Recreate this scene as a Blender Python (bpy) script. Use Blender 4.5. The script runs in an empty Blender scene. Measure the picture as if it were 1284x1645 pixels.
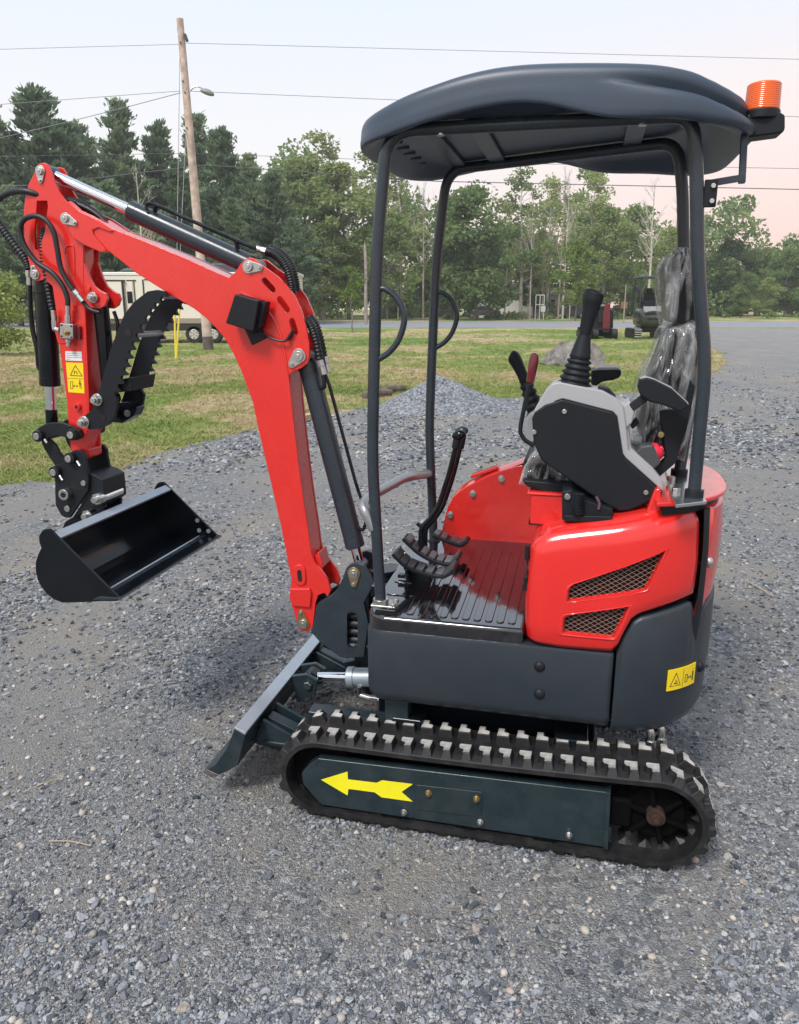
import bpy, math, random
import numpy as np
from mathutils import Vector, Matrix, noise
R = math.radians
PI = math.pi
random.seed(7)
rng = np.random.default_rng(7)
sc = bpy.context.scene
C = bpy.data.collections.new('place'); sc.collection.children.link(C)

# ------------------------------------------------------------ camera
CAMH = 1.55; FPX = 1240.0; CXP = 642.0; CYP = 822.5; PITCH = math.atan((822.5-490)/1240)
cam_d = bpy.data.cameras.new('camera'); cam = bpy.data.objects.new('camera', cam_d); C.objects.link(cam)
cam.location = (0, 0, CAMH); cam.rotation_euler = (PI/2-PITCH, 0, 0)
cam_d.sensor_fit = 'HORIZONTAL'; cam_d.sensor_width = 36; cam_d.lens = 36*FPX/1284
cam_d.clip_start = .05; cam_d.clip_end = 3000
sc.camera = cam

# ------------------------------------------------------------ sky, sun, exposure
SUN_EL, SUN_AZ = R(52), R(215)      # azimuth measured clockwise from +Y
w = bpy.data.worlds.new('World'); sc.world = w; w.use_nodes = True
nt = w.node_tree; nt.nodes.clear()
def N(nt, t, **k):
    n = nt.nodes.new(t)
    for a, b in k.items(): setattr(n, a, b)
    return n
def ramp(nt, stops, interp='LINEAR'):
    n = nt.nodes.new('ShaderNodeValToRGB'); cr_ = n.color_ramp; cr_.interpolation = interp
    while len(cr_.elements) < len(stops): cr_.elements.new(.5)
    for e, (p, c) in zip(cr_.elements, stops):
        e.position = p; e.color = tuple(c)+(1,) if len(c) == 3 else c
    return n
L = nt.links.new
out = N(nt, 'ShaderNodeOutputWorld'); bg = N(nt, 'ShaderNodeBackground')
tc = N(nt, 'ShaderNodeTexCoord'); sx = N(nt, 'ShaderNodeSeparateXYZ'); L(tc.outputs['Generated'], sx.inputs[0])
sky = N(nt, 'ShaderNodeTexSky', sky_type='NISHITA', sun_disc=False)
sky.sun_elevation = SUN_EL; sky.sun_rotation = SUN_AZ
skm = N(nt, 'ShaderNodeVectorMath', operation='SCALE'); skm.inputs['Scale'].default_value = .085
L(sky.outputs[0], skm.inputs[0])
# thin evening overcast veil: pale blue overhead, cream to rose towards the horizon on the right
rz = ramp(nt, [(0.0, (.90, .74, .66)), (.06, (.90, .79, .72)), (.17, (.86, .84, .84)), (.32, (.75, .81, .90)), (.6, (.64, .73, .87)), (1, (.64, .73, .87))])
rr = ramp(nt, [(0.0, (.95, .58, .51)), (.08, (.95, .64, .56)), (.22, (.92, .78, .73)), (.32, (.76, .81, .90)), (.6, (.64, .73, .87)), (1, (.64, .73, .87))])
L(sx.outputs['Z'], rz.inputs[0]); L(sx.outputs['Z'], rr.inputs[0])
mr = N(nt, 'ShaderNodeMapRange'); mr.inputs['From Min'].default_value = -.05; mr.inputs['From Max'].default_value = .55
L(sx.outputs['X'], mr.inputs[0])
mx = N(nt, 'ShaderNodeMixRGB'); L(mr.outputs[0], mx.inputs[0]); L(rz.outputs[0], mx.inputs[1]); L(rr.outputs[0], mx.inputs[2])
mx2 = N(nt, 'ShaderNodeMixRGB'); mx2.inputs[0].default_value = .88
L(skm.outputs[0], mx2.inputs[1]); L(mx.outputs[0], mx2.inputs[2])
L(mx2.outputs[0], bg.inputs[0]); bg.inputs[1].default_value = .76
L(bg.outputs[0], out.inputs[0])
sun_d = bpy.data.lights.new('sun', 'SUN'); sun = bpy.data.objects.new('sun', sun_d); C.objects.link(sun)
sun_d.energy = 2.0; sun_d.angle = R(15); sun_d.color = (1, .96, .91)
sd = Vector((math.sin(SUN_AZ)*math.cos(SUN_EL), math.cos(SUN_AZ)*math.cos(SUN_EL), math.sin(SUN_EL)))
sun.rotation_euler = sd.to_track_quat('Z', 'Y').to_euler()
vs = sc.view_settings; vs.view_transform = 'Standard'; vs.look = 'None'; vs.exposure = 0.75; vs.gamma = 1
vs.use_curve_mapping = False
sc.cycles.use_denoising = True
sc.cycles.max_bounces = 6; sc.cycles.transparent_max_bounces = 8

# ------------------------------------------------------------ measuring: pixel of the photograph -> place
FV = Vector((-0.97236992, 0.23344536, 0)); LV = Vector((0.23344536, 0.97236992, 0))
X0, LC = .22, 2.42
cP, sP = math.cos(PITCH), math.sin(PITCH)
def ray(px, py):
    a, b = (px-CXP)/FPX, -(py-CYP)/FPX
    return Vector((a, cP+b*sP, -sP+b*cP))
def P(px, py, y):
    """machine coordinates (x forward, y to its left side, z up) of a pixel on the plane at side distance y"""
    d = ray(px, py); t = (LC-y)/d.dot(LV)
    return Vector((t*d.dot(FV)-X0, y, CAMH+t*d.z))
def PZ(px, py, z):
    d = ray(px, py); t = (z-CAMH)/d.z
    return Vector((t*d.dot(FV)-X0, LC-t*d.dot(LV), z))
def XZ(pts, y):
    return [(q.x, q.z) for q in (P(a, b, y) for a, b in pts)]
def pxm(px, py, y):
    """metres spanned by one pixel there"""
    d = ray(px, py); t = (LC-y)/d.dot(LV); return t/FPX
def G(px, py, z=0.0):
    d = ray(px, py); t = (z-CAMH)/d.z; return Vector((t*d.x, t*d.y, z))
def T(px, py, Y):
    d = ray(px, py); t = Y/d.y; return Vector((t*d.x, Y, CAMH+t*d.z))
MROOT = FV*X0+LV*LC
MANG = math.atan2(FV.y, FV.x)

# ------------------------------------------------------------ materials
MATS = {}
def mat(name, col, rough=.5, metal=0, var=0, vscale=6, bump=0, bscale=120, coat=0, spec=.5, dust=0, dcol=(.32, .30, .27), rvar=0):
    m = bpy.data.materials.new(name); m.use_nodes = True; MATS[name] = m
    nt = m.node_tree; b = nt.nodes['Principled BSDF']; L = nt.links.new
    b.inputs['Base Color'].default_value = (*col, 1); b.inputs['Roughness'].default_value = rough
    b.inputs['Metallic'].default_value = metal; b.inputs['Coat Weight'].default_value = coat
    b.inputs['Coat Roughness'].default_value = .08; b.inputs['Specular IOR Level'].default_value = spec
    if var or bump or dust or rvar:
        tc = N(nt, 'ShaderNodeTexCoord')
        src = None
        if var:
            n = N(nt, 'ShaderNodeTexNoise'); n.inputs['Scale'].default_value = vscale; n.inputs['Detail'].default_value = 6
            L(tc.outputs['Object'], n.inputs['Vector'])
            r = ramp(nt, [(.3, tuple(c*(1-var) for c in col)), (.7, tuple(min(1, c*(1+var)) for c in col))]); L(n.outputs[0], r.inputs[0])
            src = r.outputs[0]
        if dust:
            n = N(nt, 'ShaderNodeTexNoise'); n.inputs['Scale'].default_value = vscale*2.3; n.inputs['Detail'].default_value = 9; n.inputs['Roughness'].default_value = .7
            L(tc.outputs['Object'], n.inputs['Vector'])
            mr = N(nt, 'ShaderNodeMapRange'); mr.inputs['From Min'].default_value = .45; mr.inputs['From Max'].default_value = .75; mr.inputs['To Max'].default_value = dust
            L(n.outputs[0], mr.inputs[0])
            mxx = N(nt, 'ShaderNodeMixRGB'); L(mr.outputs[0], mxx.inputs[0])
            if src: L(src, mxx.inputs[1])
            else: mxx.inputs[1].default_value = (*col, 1)
            mxx.inputs[2].default_value = (*dcol, 1); src = mxx.outputs[0]
        if src: L(src, b.inputs['Base Color'])
        if rvar:
            n = N(nt, 'ShaderNodeTexNoise'); n.inputs['Scale'].default_value = 14; n.inputs['Detail'].default_value = 5
            L(tc.outputs['Object'], n.inputs['Vector'])
            mr = N(nt, 'ShaderNodeMapRange'); mr.inputs['From Min'].default_value = .35; mr.inputs['From Max'].default_value = .7
            mr.inputs['To Min'].default_value = max(.02, rough-rvar); mr.inputs['To Max'].default_value = rough+rvar
            L(n.outputs[0], mr.inputs[0]); L(mr.outputs[0], b.inputs['Roughness'])
        if bump:
            n = N(nt, 'ShaderNodeTexNoise'); n.inputs['Scale'].default_value = bscale; n.inputs['Detail'].default_value = 3
            L(tc.outputs['Object'], n.inputs['Vector'])
            bp = N(nt, 'ShaderNodeBump'); bp.inputs['Strength'].default_value = bump; bp.inputs['Distance'].default_value = .002
            L(n.outputs[0], bp.inputs['Height']); L(bp.outputs[0], b.inputs['Normal'])
    return m
RED = mat('red_paint', (.68, .020, .015), .27, coat=.5, var=.05, vscale=9, bump=.08, bscale=60, rvar=.06, dust=.04, dcol=(.6, .2, .18))
REDP = mat('red_plastic', (.70, .021, .017), .2, coat=.6, var=.04, bump=.12, bscale=14, rvar=.07)
GREY = mat('charcoal_plastic', (.021, .029, .038), .42, var=.04, vscale=3, bump=.1, bscale=260, dust=.02, rvar=.06)
GREYP = mat('charcoal_paint', (.022, .032, .042), .3, var=.05, bump=.06, bscale=90, dust=.03, rvar=.06)
ROOFM = mat('roof_plastic', (.040, .058, .084), .42, var=.06, bump=.1, bscale=260)
GREEN = mat('slate_green_paint', (.013, .026, .032), .33, var=.08, bump=.1, bscale=60, dust=.06, rvar=.1)
BLACK = mat('black_paint', (.004, .006, .009), .14, var=.2, bump=.08, bscale=30, dust=.012, rvar=.08, spec=.32)
FLOORM = mat('black_gloss_floor', (.007, .006, .008), .08, bump=.10, bscale=16, dust=.01, rvar=.05, spec=.9, coat=1)
MATTE = mat('black_plastic', (.009, .011, .015), .5, var=.12, bump=.25, bscale=500, spec=.3)
RUB = mat('black_rubber', (.009, .009, .010), .5, var=.2, bump=.2, bscale=200, dust=.08, vscale=9)
HOSE = mat('hose_rubber', (.010, .011, .013), .45, bump=.2, bscale=400)
DUST = mat('dusty_rubber', (.34, .325, .30), .85, var=.45, vscale=30, bump=.3, bscale=180)
CHROME = mat('chrome', (.75, .77, .8), .09, 1)
STEEL = mat('zinc_steel', (.52, .52, .50), .34, 1, var=.12, vscale=40, bump=.1, bscale=200)
BRASS = mat('yellow_zinc', (.48, .36, .18), .35, 1)
RAIL = mat('grey_gloss_rail', (.30, .305, .315), .32, .55)
BAR = mat('grey_steel_bar', (.33, .38, .43), .38, .35, var=.12, dust=.15)
LGREY = mat('light_grey_plastic', (.36, .36, .365), .45, var=.05, bump=.15, bscale=350)
DRED = mat('dark_red_grip', (.12, .008, .014), .22, coat=.4)
SRED = mat('red_knob', (.70, .02, .05), .35)
ORANGE = mat('orange_lens', (.85, .13, .012), .25, coat=.5)
YEL = mat('yellow_decal', (.85, .62, .01), .4, var=.03)
YELA = mat('yellow_arrow_vinyl', (.84, .76, .012), .38, var=.05, dust=.12, dcol=(.4, .37, .2), bump=.1, bscale=40)
WHITE = mat('white_decal', (.72, .70, .69), .5)
INK = mat('black_ink', (.012, .012, .012), .5)
GINK = mat('grey_ink', (.28, .26, .26), .6)
WIRE = mat('wire_mesh', (.34, .215, .17), .5, .1)
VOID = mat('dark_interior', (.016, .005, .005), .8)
RUST = mat('rusty_hub', (.04, .020, .011), .8, var=.4, vscale=40, bump=.5)
SEATM = mat('black_vinyl', (.006, .007, .009), .4, bump=.2, bscale=160, spec=.2)
def film_mat():
    m = bpy.data.materials.new('clear_film'); m.use_nodes = True; nt = m.node_tree; nt.nodes.clear(); L = nt.links.new
    o = N(nt, 'ShaderNodeOutputMaterial'); t = N(nt, 'ShaderNodeBsdfTransparent'); g = N(nt, 'ShaderNodeBsdfGlossy'); d = N(nt, 'ShaderNodeBsdfDiffuse')
    t.inputs[0].default_value = (.95, .95, .95, 1); g.inputs['Roughness'].default_value = .10; d.inputs[0].default_value = (.80, .82, .83, 1)
    tc = N(nt, 'ShaderNodeTexCoord'); hs = []
    for sc_, wt in ((8, .9), (17, .55)):
        mp = N(nt, 'ShaderNodeMapping'); mp.inputs['Rotation'].default_value = (R(30), R(25+sc_*3), R(20)); mp.inputs['Scale'].default_value = (1, 1, .28); L(tc.outputs['Object'], mp.inputs[0])
        n = N(nt, 'ShaderNodeTexNoise'); n.inputs['Scale'].default_value = sc_; n.inputs['Detail'].default_value = 3; n.inputs['Distortion'].default_value = .35; L(mp.outputs[0], n.inputs['Vector'])
        a = N(nt, 'ShaderNodeMath', operation='MULTIPLY_ADD'); L(n.outputs[0], a.inputs[0]); a.inputs[1].default_value = 2; a.inputs[2].default_value = -1
        b = N(nt, 'ShaderNodeMath', operation='ABSOLUTE'); L(a.outputs[0], b.inputs[0])
        c = N(nt, 'ShaderNodeMapRange'); c.inputs['From Max'].default_value = .10; c.inputs['To Min'].default_value = wt; c.inputs['To Max'].default_value = 0; L(b.outputs[0], c.inputs[0]); hs.append(c.outputs[0])
    h = N(nt, 'ShaderNodeMath', operation='MAXIMUM'); L(hs[0], h.inputs[0]); L(hs[1], h.inputs[1])
    bp = N(nt, 'ShaderNodeBump'); bp.inputs['Strength'].default_value = 1; bp.inputs['Distance'].default_value = .012
    L(h.outputs[0], bp.inputs['Height']); L(bp.outputs[0], g.inputs['Normal'])
    f = N(nt, 'ShaderNodeLayerWeight'); f.inputs[0].default_value = .35; L(bp.outputs[0], f.inputs['Normal'])
    mr0 = N(nt, 'ShaderNodeMapRange'); mr0.inputs['To Min'].default_value = .01; mr0.inputs['To Max'].default_value = .42; L(f.outputs['Facing'], mr0.inputs[0])
    mr = N(nt, 'ShaderNodeMath', operation='MULTIPLY_ADD', use_clamp=True); L(h.outputs[0], mr.inputs[0]); mr.inputs[1].default_value = .44; L(mr0.outputs[0], mr.inputs[2])
    m1 = N(nt, 'ShaderNodeMixShader'); m1.inputs[0].default_value = .42; L(g.outputs[0], m1.inputs[1]); L(d.outputs[0], m1.inputs[2])
    m2 = N(nt, 'ShaderNodeMixShader'); L(mr.outputs[0], m2.inputs[0]); L(t.outputs[0], m2.inputs[1]); L(m1.outputs[0], m2.inputs[2])
    L(m2.outputs[0], o.inputs[0]); return m
FILM = film_mat()
DARK = mat('dark_cast_iron', (.0035, .0035, .004), .75, bump=.2, bscale=60, spec=.05)
BLKRUB = mat('pedal_rubber', (.055, .055, .058), .30, bump=.15, bscale=90)

# ------------------------------------------------------------ mesh collector
def V3(p): return Vector(p)
def cr(pts, n=8):
    """Catmull-Rom through points"""
    p = [Vector(q) for q in pts]; p = [p[0]*2-p[1]]+p+[p[-1]*2-p[-2]]; o = []
    for i in range(1, len(p)-2):
        for k in range(n):
            t = k/n; a, b, c, d = p[i-1], p[i], p[i+1], p[i+2]
            o.append(.5*((2*b)+(c-a)*t+(2*a-5*b+4*c-d)*t*t+(3*b-a-3*c+d)*t**3))
    o.append(p[-2]); return o
class MB:
    def __init__(s): s.v = []; s.f = []; s.m = []
    def add(s, vs, fs, mi=0):
        b = len(s.v); s.v += [tuple(q) for q in vs]; s.f += [tuple(b+i for i in f) for f in fs]
        s.m += [mi]*len(fs); return s
    def box(s, c, d, rot=None, mi=0):
        c = Vector(c); h = Vector(d)/2; M = rot if rot is not None else Matrix.Identity(3)
        vs = [c+M@Vector((x*h.x, y*h.y, z*h.z)) for x in (-1, 1) for y in (-1, 1) for z in (-1, 1)]
        return s.add(vs, [(0, 1, 3, 2), (4, 6, 7, 5), (0, 4, 5, 1), (2, 3, 7, 6), (0, 2, 6, 4), (1, 5, 7, 3)], mi)
    def prism(s, poly, y0, y1, mi=0):
        """outline in x,z pushed through from y0 to y1"""
        a = sum(p[0]*q[1]-q[0]*p[1] for p, q in zip(poly, poly[1:]+poly[:1]))
        if (a > 0) != (y1 > y0): poly = poly[::-1]
        # outline seen from +y must run so that faces look outwards
        n = len(poly); vs = [(x, y0, z) for x, z in poly]+[(x, y1, z) for x, z in poly]
        fs = [tuple(range(n)), tuple(range(2*n-1, n-1, -1))]+[(i, n+i, n+(i+1) % n, (i+1) % n) for i in range(n)]
        return s.add(vs, fs, mi)
    def prismz(s, poly, z0, z1, mi=0):
        a = sum(p[0]*q[1]-q[0]*p[1] for p, q in zip(poly, poly[1:]+poly[:1]))
        if a < 0: poly = poly[::-1]
        n = len(poly); vs = [(x, y, z0) for x, y in poly]+[(x, y, z1) for x, y in poly]
        fs = [tuple(range(n-1, -1, -1)), tuple(range(n, 2*n))]+[(i, (i+1) % n, n+(i+1) % n, n+i) for i in range(n)]
        return s.add(vs, fs, mi)
    def tube(s, path, r, n=10, mi=0, caps=True, sq=(1, 1)):
        p = [Vector(q) for q in path]; k = len(p); rs = r if isinstance(r, (list, tuple)) else [r]*k
        ts = []
        for i in range(k):
            a = p[min(i+1, k-1)]-p[max(i-1, 0)]
            ts.append(a.normalized() if a.length > 1e-9 else (ts[-1] if ts else Vector((0, 0, 1))))
        u = ts[0].orthogonal().normalized(); vs = []; 
        for i in range(k):
            u = (u-ts[i]*u.dot(ts[i]));  u = u.normalized() if u.length > 1e-6 else ts[i].orthogonal().normalized()
            v = ts[i].cross(u)
            for j in range(n):
                a = 2*PI*j/n; vs.append(p[i]+(u*math.cos(a)*sq[0]+v*math.sin(a)*sq[1])*rs[i])
        fs = [(i*n+j, i*n+(j+1) % n, (i+1)*n+(j+1) % n, (i+1)*n+j) for i in range(k-1) for j in range(n)]
        if caps: fs += [tuple(range(n-1, -1, -1)), tuple(range((k-1)*n, k*n))]
        return s.add(vs, fs, mi)
    def cyl(s, a, b, r, n=14, mi=0): return s.tube([a, b], r, n, mi)
    def disc(s, c, r, t, n=14, mi=0, ax=1):
        c = Vector(c); d = Vector((0, 0, 0)); d[ax] = t/2
        return s.tube([c-d, c+d], r, n, mi)
    def ell(s, c, r, n=12, m=8, rot=None, mi=0, fn=None):
        c = Vector(c); M = rot if rot is not None else Matrix.Identity(3); vs = []
        for i in range(1, m):
            t = PI*i/m
            for j in range(n):
                a = 2*PI*j/n; q = Vector((math.sin(t)*math.cos(a)*r[0], math.sin(t)*math.sin(a)*r[1], math.cos(t)*r[2]))
                if fn: q = fn(q)
                vs.append(c+M@q)
        q0 = Vector((0, 0, r[2])); q1 = Vector((0, 0, -r[2]))
        if fn: q0, q1 = fn(q0), fn(q1)
        vs += [c+M@q0, c+M@q1]; a, b = (m-1)*n, (m-1)*n+1
        fs = [(i*n+j, (i+1)*n+j, (i+1)*n+(j+1) % n, i*n+(j+1) % n) for i in range(m-2) for j in range(n)]
        fs += [(a, j, (j+1) % n) for j in range(n)]+[(b, (m-2)*n+(j+1) % n, (m-2)*n+j) for j in range(n)]
        return s.add(vs, fs, mi)
    def rings(s, rg, closed=True, cap0=False, cap1=False, mi=0):
        n = len(rg[0]); vs = [q for r in rg for q in r]; k = len(rg); nn = n if closed else n-1
        fs = [(i*n+j, i*n+(j+1) % n, (i+1)*n+(j+1) % n, (i+1)*n+j) for i in range(k-1) for j in range(nn)]
        if cap0: fs.append(tuple(range(n-1, -1, -1)))
        if cap1: fs.append(tuple(range((k-1)*n, k*n)))
        return s.add(vs, fs, mi)
    def mesh(s, name, mats, smooth=32):
        me = bpy.data.meshes.new(name); me.from_pydata(s.v, [], s.f)
        for m in (mats if isinstance(mats, (list, tuple)) else [mats]): me.materials.append(m)
        me.polygons.foreach_set('material_index', s.m)
        if smooth:
            me.shade_smooth(); me.set_sharp_from_angle(angle=R(smooth))
        me.update(); return me
    def build(s, name, mats, parent=None, bevel=0, smooth=32, seg=2, fixn=True):
        me = s.mesh(name, mats, smooth)
        if fixn:
            import bmesh
            bm = bmesh.new(); bm.from_mesh(me); bmesh.ops.remove_doubles(bm, verts=bm.verts, dist=1e-5)
            bmesh.ops.recalc_face_normals(bm, faces=bm.faces); bm.to_mesh(me); bm.free()
            if smooth: me.set_sharp_from_angle(angle=R(smooth))
        o = bpy.data.objects.new(name, me); C.objects.link(o)
        if parent is not None: o.parent = parent
        if bevel:
            b = o.modifiers.new('edge', 'BEVEL'); b.width = bevel; b.segments = seg; b.limit_method = 'ANGLE'; b.angle_limit = R(30)
            b.harden_normals = True
        return o
def bake(o):
    dg = bpy.context.evaluated_depsgraph_get(); me = bpy.data.meshes.new_from_object(o.evaluated_get(dg))
    o.modifiers.clear(); o.data = me; return o
def cut(o, mb):
    c = bpy.data.objects.new('cutter', mb.mesh('cutter', [], 0)); C.objects.link(c); c.parent = o.parent
    b = o.modifiers.new('cut', 'BOOLEAN'); b.operation = 'DIFFERENCE'; b.object = c; b.solver = 'EXACT'
    bpy.context.view_layer.update(); bake(o); bpy.data.objects.remove(c); return o
def tag(o, label, cat, group=None):
    o['label'] = label; o['category'] = cat
    if group: o['group'] = group
    return o
def empty(name, loc=(0, 0, 0), rz=0):
    o = bpy.data.objects.new(name, None); C.objects.link(o); o.location = loc; o.rotation_euler = (0, 0, rz); o.empty_display_size = .2; return o
def structure(o): o['kind'] = 'structure'; return o
def stuff(o): o['kind'] = 'stuff'; return o
def inst(o, parent, M):
    c = o.copy(); C.objects.link(c); c.parent = parent; c.matrix_parent_inverse = Matrix.Identity(4); c.matrix_basis = M; return c
def capsule(p, q, r, n=8):
    p, q = Vector((p[0], p[1])), Vector((q[0], q[1])); a = math.atan2(q.y-p.y, q.x-p.x); o = []
    for i in range(n+1): t = a+PI/2+PI*i/n; o.append((p.x+r*math.cos(t), p.y+r*math.sin(t)))
    for i in range(n+1): t = a-PI/2+PI*i/n; o.append((q.x+r*math.cos(t), q.y+r*math.sin(t)))
    return o

# ============================================================ THE EXCAVATOR
EX = empty('mini_excavator', MROOT, MANG)
tag(EX, 'red and charcoal mini excavator on rubber tracks with canopy, standing on the gravel', 'excavator')
def part(mb, name, m, bevel=0, smooth=32, parent=None, seg=2): return mb.build(name, m, parent or EX, bevel, smooth, seg)

# ---------- tracks
TXF, TXR = .502, -.484                # idler and sprocket axles
RF, RR_ = .127, .137                  # belt radius round each
def belt(s):
    """point and outward normal at arc length s on the belt's carcass"""
    ln = TXF-TXR; s %= BTOT
    if s < ln: t = s/ln; return (TXR+s, 2*(RR_+(RF-RR_)*t)-.006*math.sin(PI*t)), ((RR_-RF)*2/ln, 1)
    s -= ln
    if s < PI*RF: a = PI/2-s/RF; return (TXF+RF*math.cos(a), RF+RF*math.sin(a)), (math.cos(a), math.sin(a))
    s -= PI*RF
    if s < ln: return (TXF-s, 0), (0, -1)
    s -= ln; a = -PI/2-s/RR_; return (TXR+RR_*math.cos(a), RR_+RR_*math.sin(a)), (math.cos(a), math.sin(a))
BTOT = 2*(TXF-TXR)+PI*(RF+RR_); NL = 48
LH = .021
def make_track(side):
    yo, yi = side*.465, side*.285
    ns = 150; rings = []
    for i in range(ns+1):
        (x, z), (nx, nz) = belt(BTOT*i/ns); z += LH
        k = 1 if i % 3 else .6
        def q(y, d): return (x+nx*d, y, z+nz*d)
        w_ = (yi-yo)
        rings.append([q(yo, -.004), q(yo+w_*.03, 0), q(yi-w_*.03, 0), q(yi, -.004), q(yi, -.018), q(yi-w_*.3, -.02), q(yi-w_*.36, -.02-.02*(i % 3 == 0)),
                      q(yo+w_*.36, -.02-.02*(i % 3 == 0)), q(yo+w_*.3, -.02), q(yo, -.018)])
    t = part(MB().rings(rings, True), 'track', RUB, smooth=40)
    lugs = []
    for row in (0, 1):
        mb = MB()
        # lug foot wider than its head; the outer flank of each runs down over the belt's edge
        y0, y1 = (yo+.0*side, yo-side*.064) if row == 0 else (yi+side*.064, yi)
        sg = 1 if row == 0 else -1
        # L-shaped head: a wide bar on the belt's inside half and a narrower leg to its edge
        secs = [(y0, y0-side*.012, .017, .0105, 0), (y0+(y1-y0)*.52, y0+(y1-y0)*.52, .017, .0105, 0), (y0+(y1-y0)*.60, y0+(y1-y0)*.60, .0245, .0185, .007), (y1, y1+side*.005, .0245, .0185, .007)]
        if row == 1: secs = [(y0+y1-a_, y0+y1-b_, c_, d_, -e_) for a_, b_, c_, d_, e_ in secs][::-1]
        vs = []
        for b_, t_, hw, tw, ox in secs: vs += [(-hw+ox, b_, -.006), (hw+ox, b_, -.006), (tw+ox, t_, LH), (-tw+ox, t_, LH)]
        fs = []
        for a in (0, 4, 8): fs += [(a, a+1, a+5, a+4), (a+1, a+2, a+6, a+5), (a+3, a, a+4, a+7)]
        fs += [(0, 3, 2, 1), (12, 13, 14, 15)]
        mb.add(vs, fs, 0); mb.add(vs, [(2, 3, 7, 6), (6, 7, 11, 10), (10, 11, 15, 14)], 1)
        lugs.append(mb)
    for row in (0, 1):
        first = None
        for i in range(NL):
            (x, z), (nx, nz) = belt(BTOT*(i+.5*row+.2)/NL); z += LH
            tx, tz = nz, -nx
            M = Matrix(((tx, 0, nx, x), (0, 1, 0, 0), (tz, 0, nz, z), (0, 0, 0, 1)))
            if first is None:
                first = lugs[row].build('lug', [RUB, DUST], t, .0025, 30, 1); first.matrix_basis = M
            else: inst(first, t, M)
    # side frame
    yp = side*.452
    pl = [(484, 1243), (497, 1228), (511, 1218.5), (976, 1273), (972, 1362), (517, 1294), (487, 1261)]
    xz = XZ(pl, .452)
    if side < 0: pass
    fr = part(MB().prism(xz, yp-side*.03, yp), 'track_frame', GREEN, .004)
    MB().prism([(xz[3][0]+.004, xz[3][1]+.002), (xz[3][0]-.009, xz[3][1]+.002), (xz[4][0]-.009, xz[4][1]-.002), (xz[4][0]+.004, xz[4][1]-.002)], yp-side*.035, yp+side*.006).build('end_flange', GREEN, fr, .002)
    cov = XZ([(668, 1260), (775, 1272), (773, 1312), (668, 1300)], .452)
    MB().prism(cov, yp, yp+side*.003).build('cover_plate', GREEN, fr, .001)
    for a, b in ((689, 1273), (766, 1282), (650, 1303.5), (772, 1319), (914.5, 1340)):
        q = P(a, b, .452); y = yp+side*.004
        MB().disc((q.x, y, q.z), .0105, .004, 12).disc((q.x, y+side*.005, q.z), .0075, .009, 6).disc((q.x, y+side*.011, q.z), .0045, .006, 8).build('bolt', STEEL if b > 1290 else BRASS, fr, .0008)
    if side > 0:
        ar = [(516, 1253), (558.5, 1240), (559, 1252.5), (605, 1258), (614, 1254), (663, 1260), (645, 1272.5), (663, 1288), (613, 1281), (602, 1273), (560, 1267.5), (558.5, 1278)]
        MB().prism(XZ(ar, .4535), .4522, .4535).build('direction_arrow', YELA, fr)
    # inner beam, rollers, idler, sprocket
    MB().box((.0, side*.375, .13+LH), (.84, .10, .09)).build('track_beam', DARK, fr, .01)
    for x in (.28, .05, -.18):
        MB().cyl((x, side*.30, .062), (x, side*.45, .062), .038, 20).cyl((x, side*.33, .062), (x, side*.36, .062), .05, 20).build('track_roller', DARK, fr, .003)
    MB().cyl((TXF, side*.34, RF+LH), (TXF, side*.42, RF+LH), .102, 36).cyl((TXF, side*.31, RF+LH), (TXF, side*.45, RF+LH), .045, 24).build('idler_wheel', DARK, EX, .006)
    sp = MB(); c = (TXR, side*.375, RR_+LH); n = 11; poly = []
    for i in range(n*4):
        a = 2*PI*i/(n*4); r = (.092, .092, .117, .117)[i % 4]; poly.append((c[0]+r*math.cos(a), c[2]+r*math.sin(a)))
    sp.prism(poly, side*.36, side*.395)
    s_ = part(sp, 'drive_sprocket', DARK, .003)
    MB().disc((c[0], side*.400, c[2]), .082, .016, 36).build('rim_plate', DARK, s_, .005)
    for i in range(6):
        a = 2*PI*i/6+.3
        MB().box((c[0]+.06*math.cos(a), side*.42, c[2]+.06*math.sin(a)), (.06, .014, .014), Matrix.Rotation(-a, 3, 'Y')).build('spoke', DARK, s_, .003)
    MB().disc((c[0], side*.42, c[2]), .026, .03, 24).disc((c[0], side*.437, c[2]), .016, .012, 20).disc((c[0], side*.446, c[2]), .009, .012, 6).build('hub', RUST, s_, .002)
make_track(1); make_track(-1)

# ---------- lower frame, blade
lf = MB().box((0, 0, .26), (.62, .44, .16)).box((.30, 0, .25), (.2, .3, .12)).cyl((0, 0, .3), (0, 0, .43), .22, 40)
for sx_ in (.26, -.24): lf.box((sx_, 0, .27), (.10, .66, .08))
lf = part(lf, 'lower_frame', BLACK, .008)
q = P(640, 1150, .30)
MB().box((q.x, .30, q.z+.02), (.075, .05, .09)).build('step_bracket', GREEN, lf, .004)
YB = .445
bp = XZ([(377, 1170), (364, 1203), (346, 1228), (325, 1240), (343, 1249), (364, 1240), (382, 1230), (394, 1181)], YB)
blade = part(MB().prism(bp, -YB, YB), 'dozer_blade', GREEN, .003)
tb = XZ([(377, 1169), (375.5, 1172), (394, 1183), (395.5, 1178.5)], YB)
MB().prism([(x+.0, z+.003) for x, z in tb], -YB-.001, YB+.001).build('top_bar', BAR, blade, .003)
ed = XZ([(325, 1240), (343, 1249), (352, 1244), (333, 1235.5)], YB)
MB().prism([(x, z-.0015) for x, z in ed], -YB-.002, YB+.002).build('cutting_edge', mat('worn_edge', (.09, .085, .08), .5, .4, var=.4, vscale=30, dust=.5), blade, .002)
tx, tz = tb[2][0], tb[2][1]
bx0 = tx-.005
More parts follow.
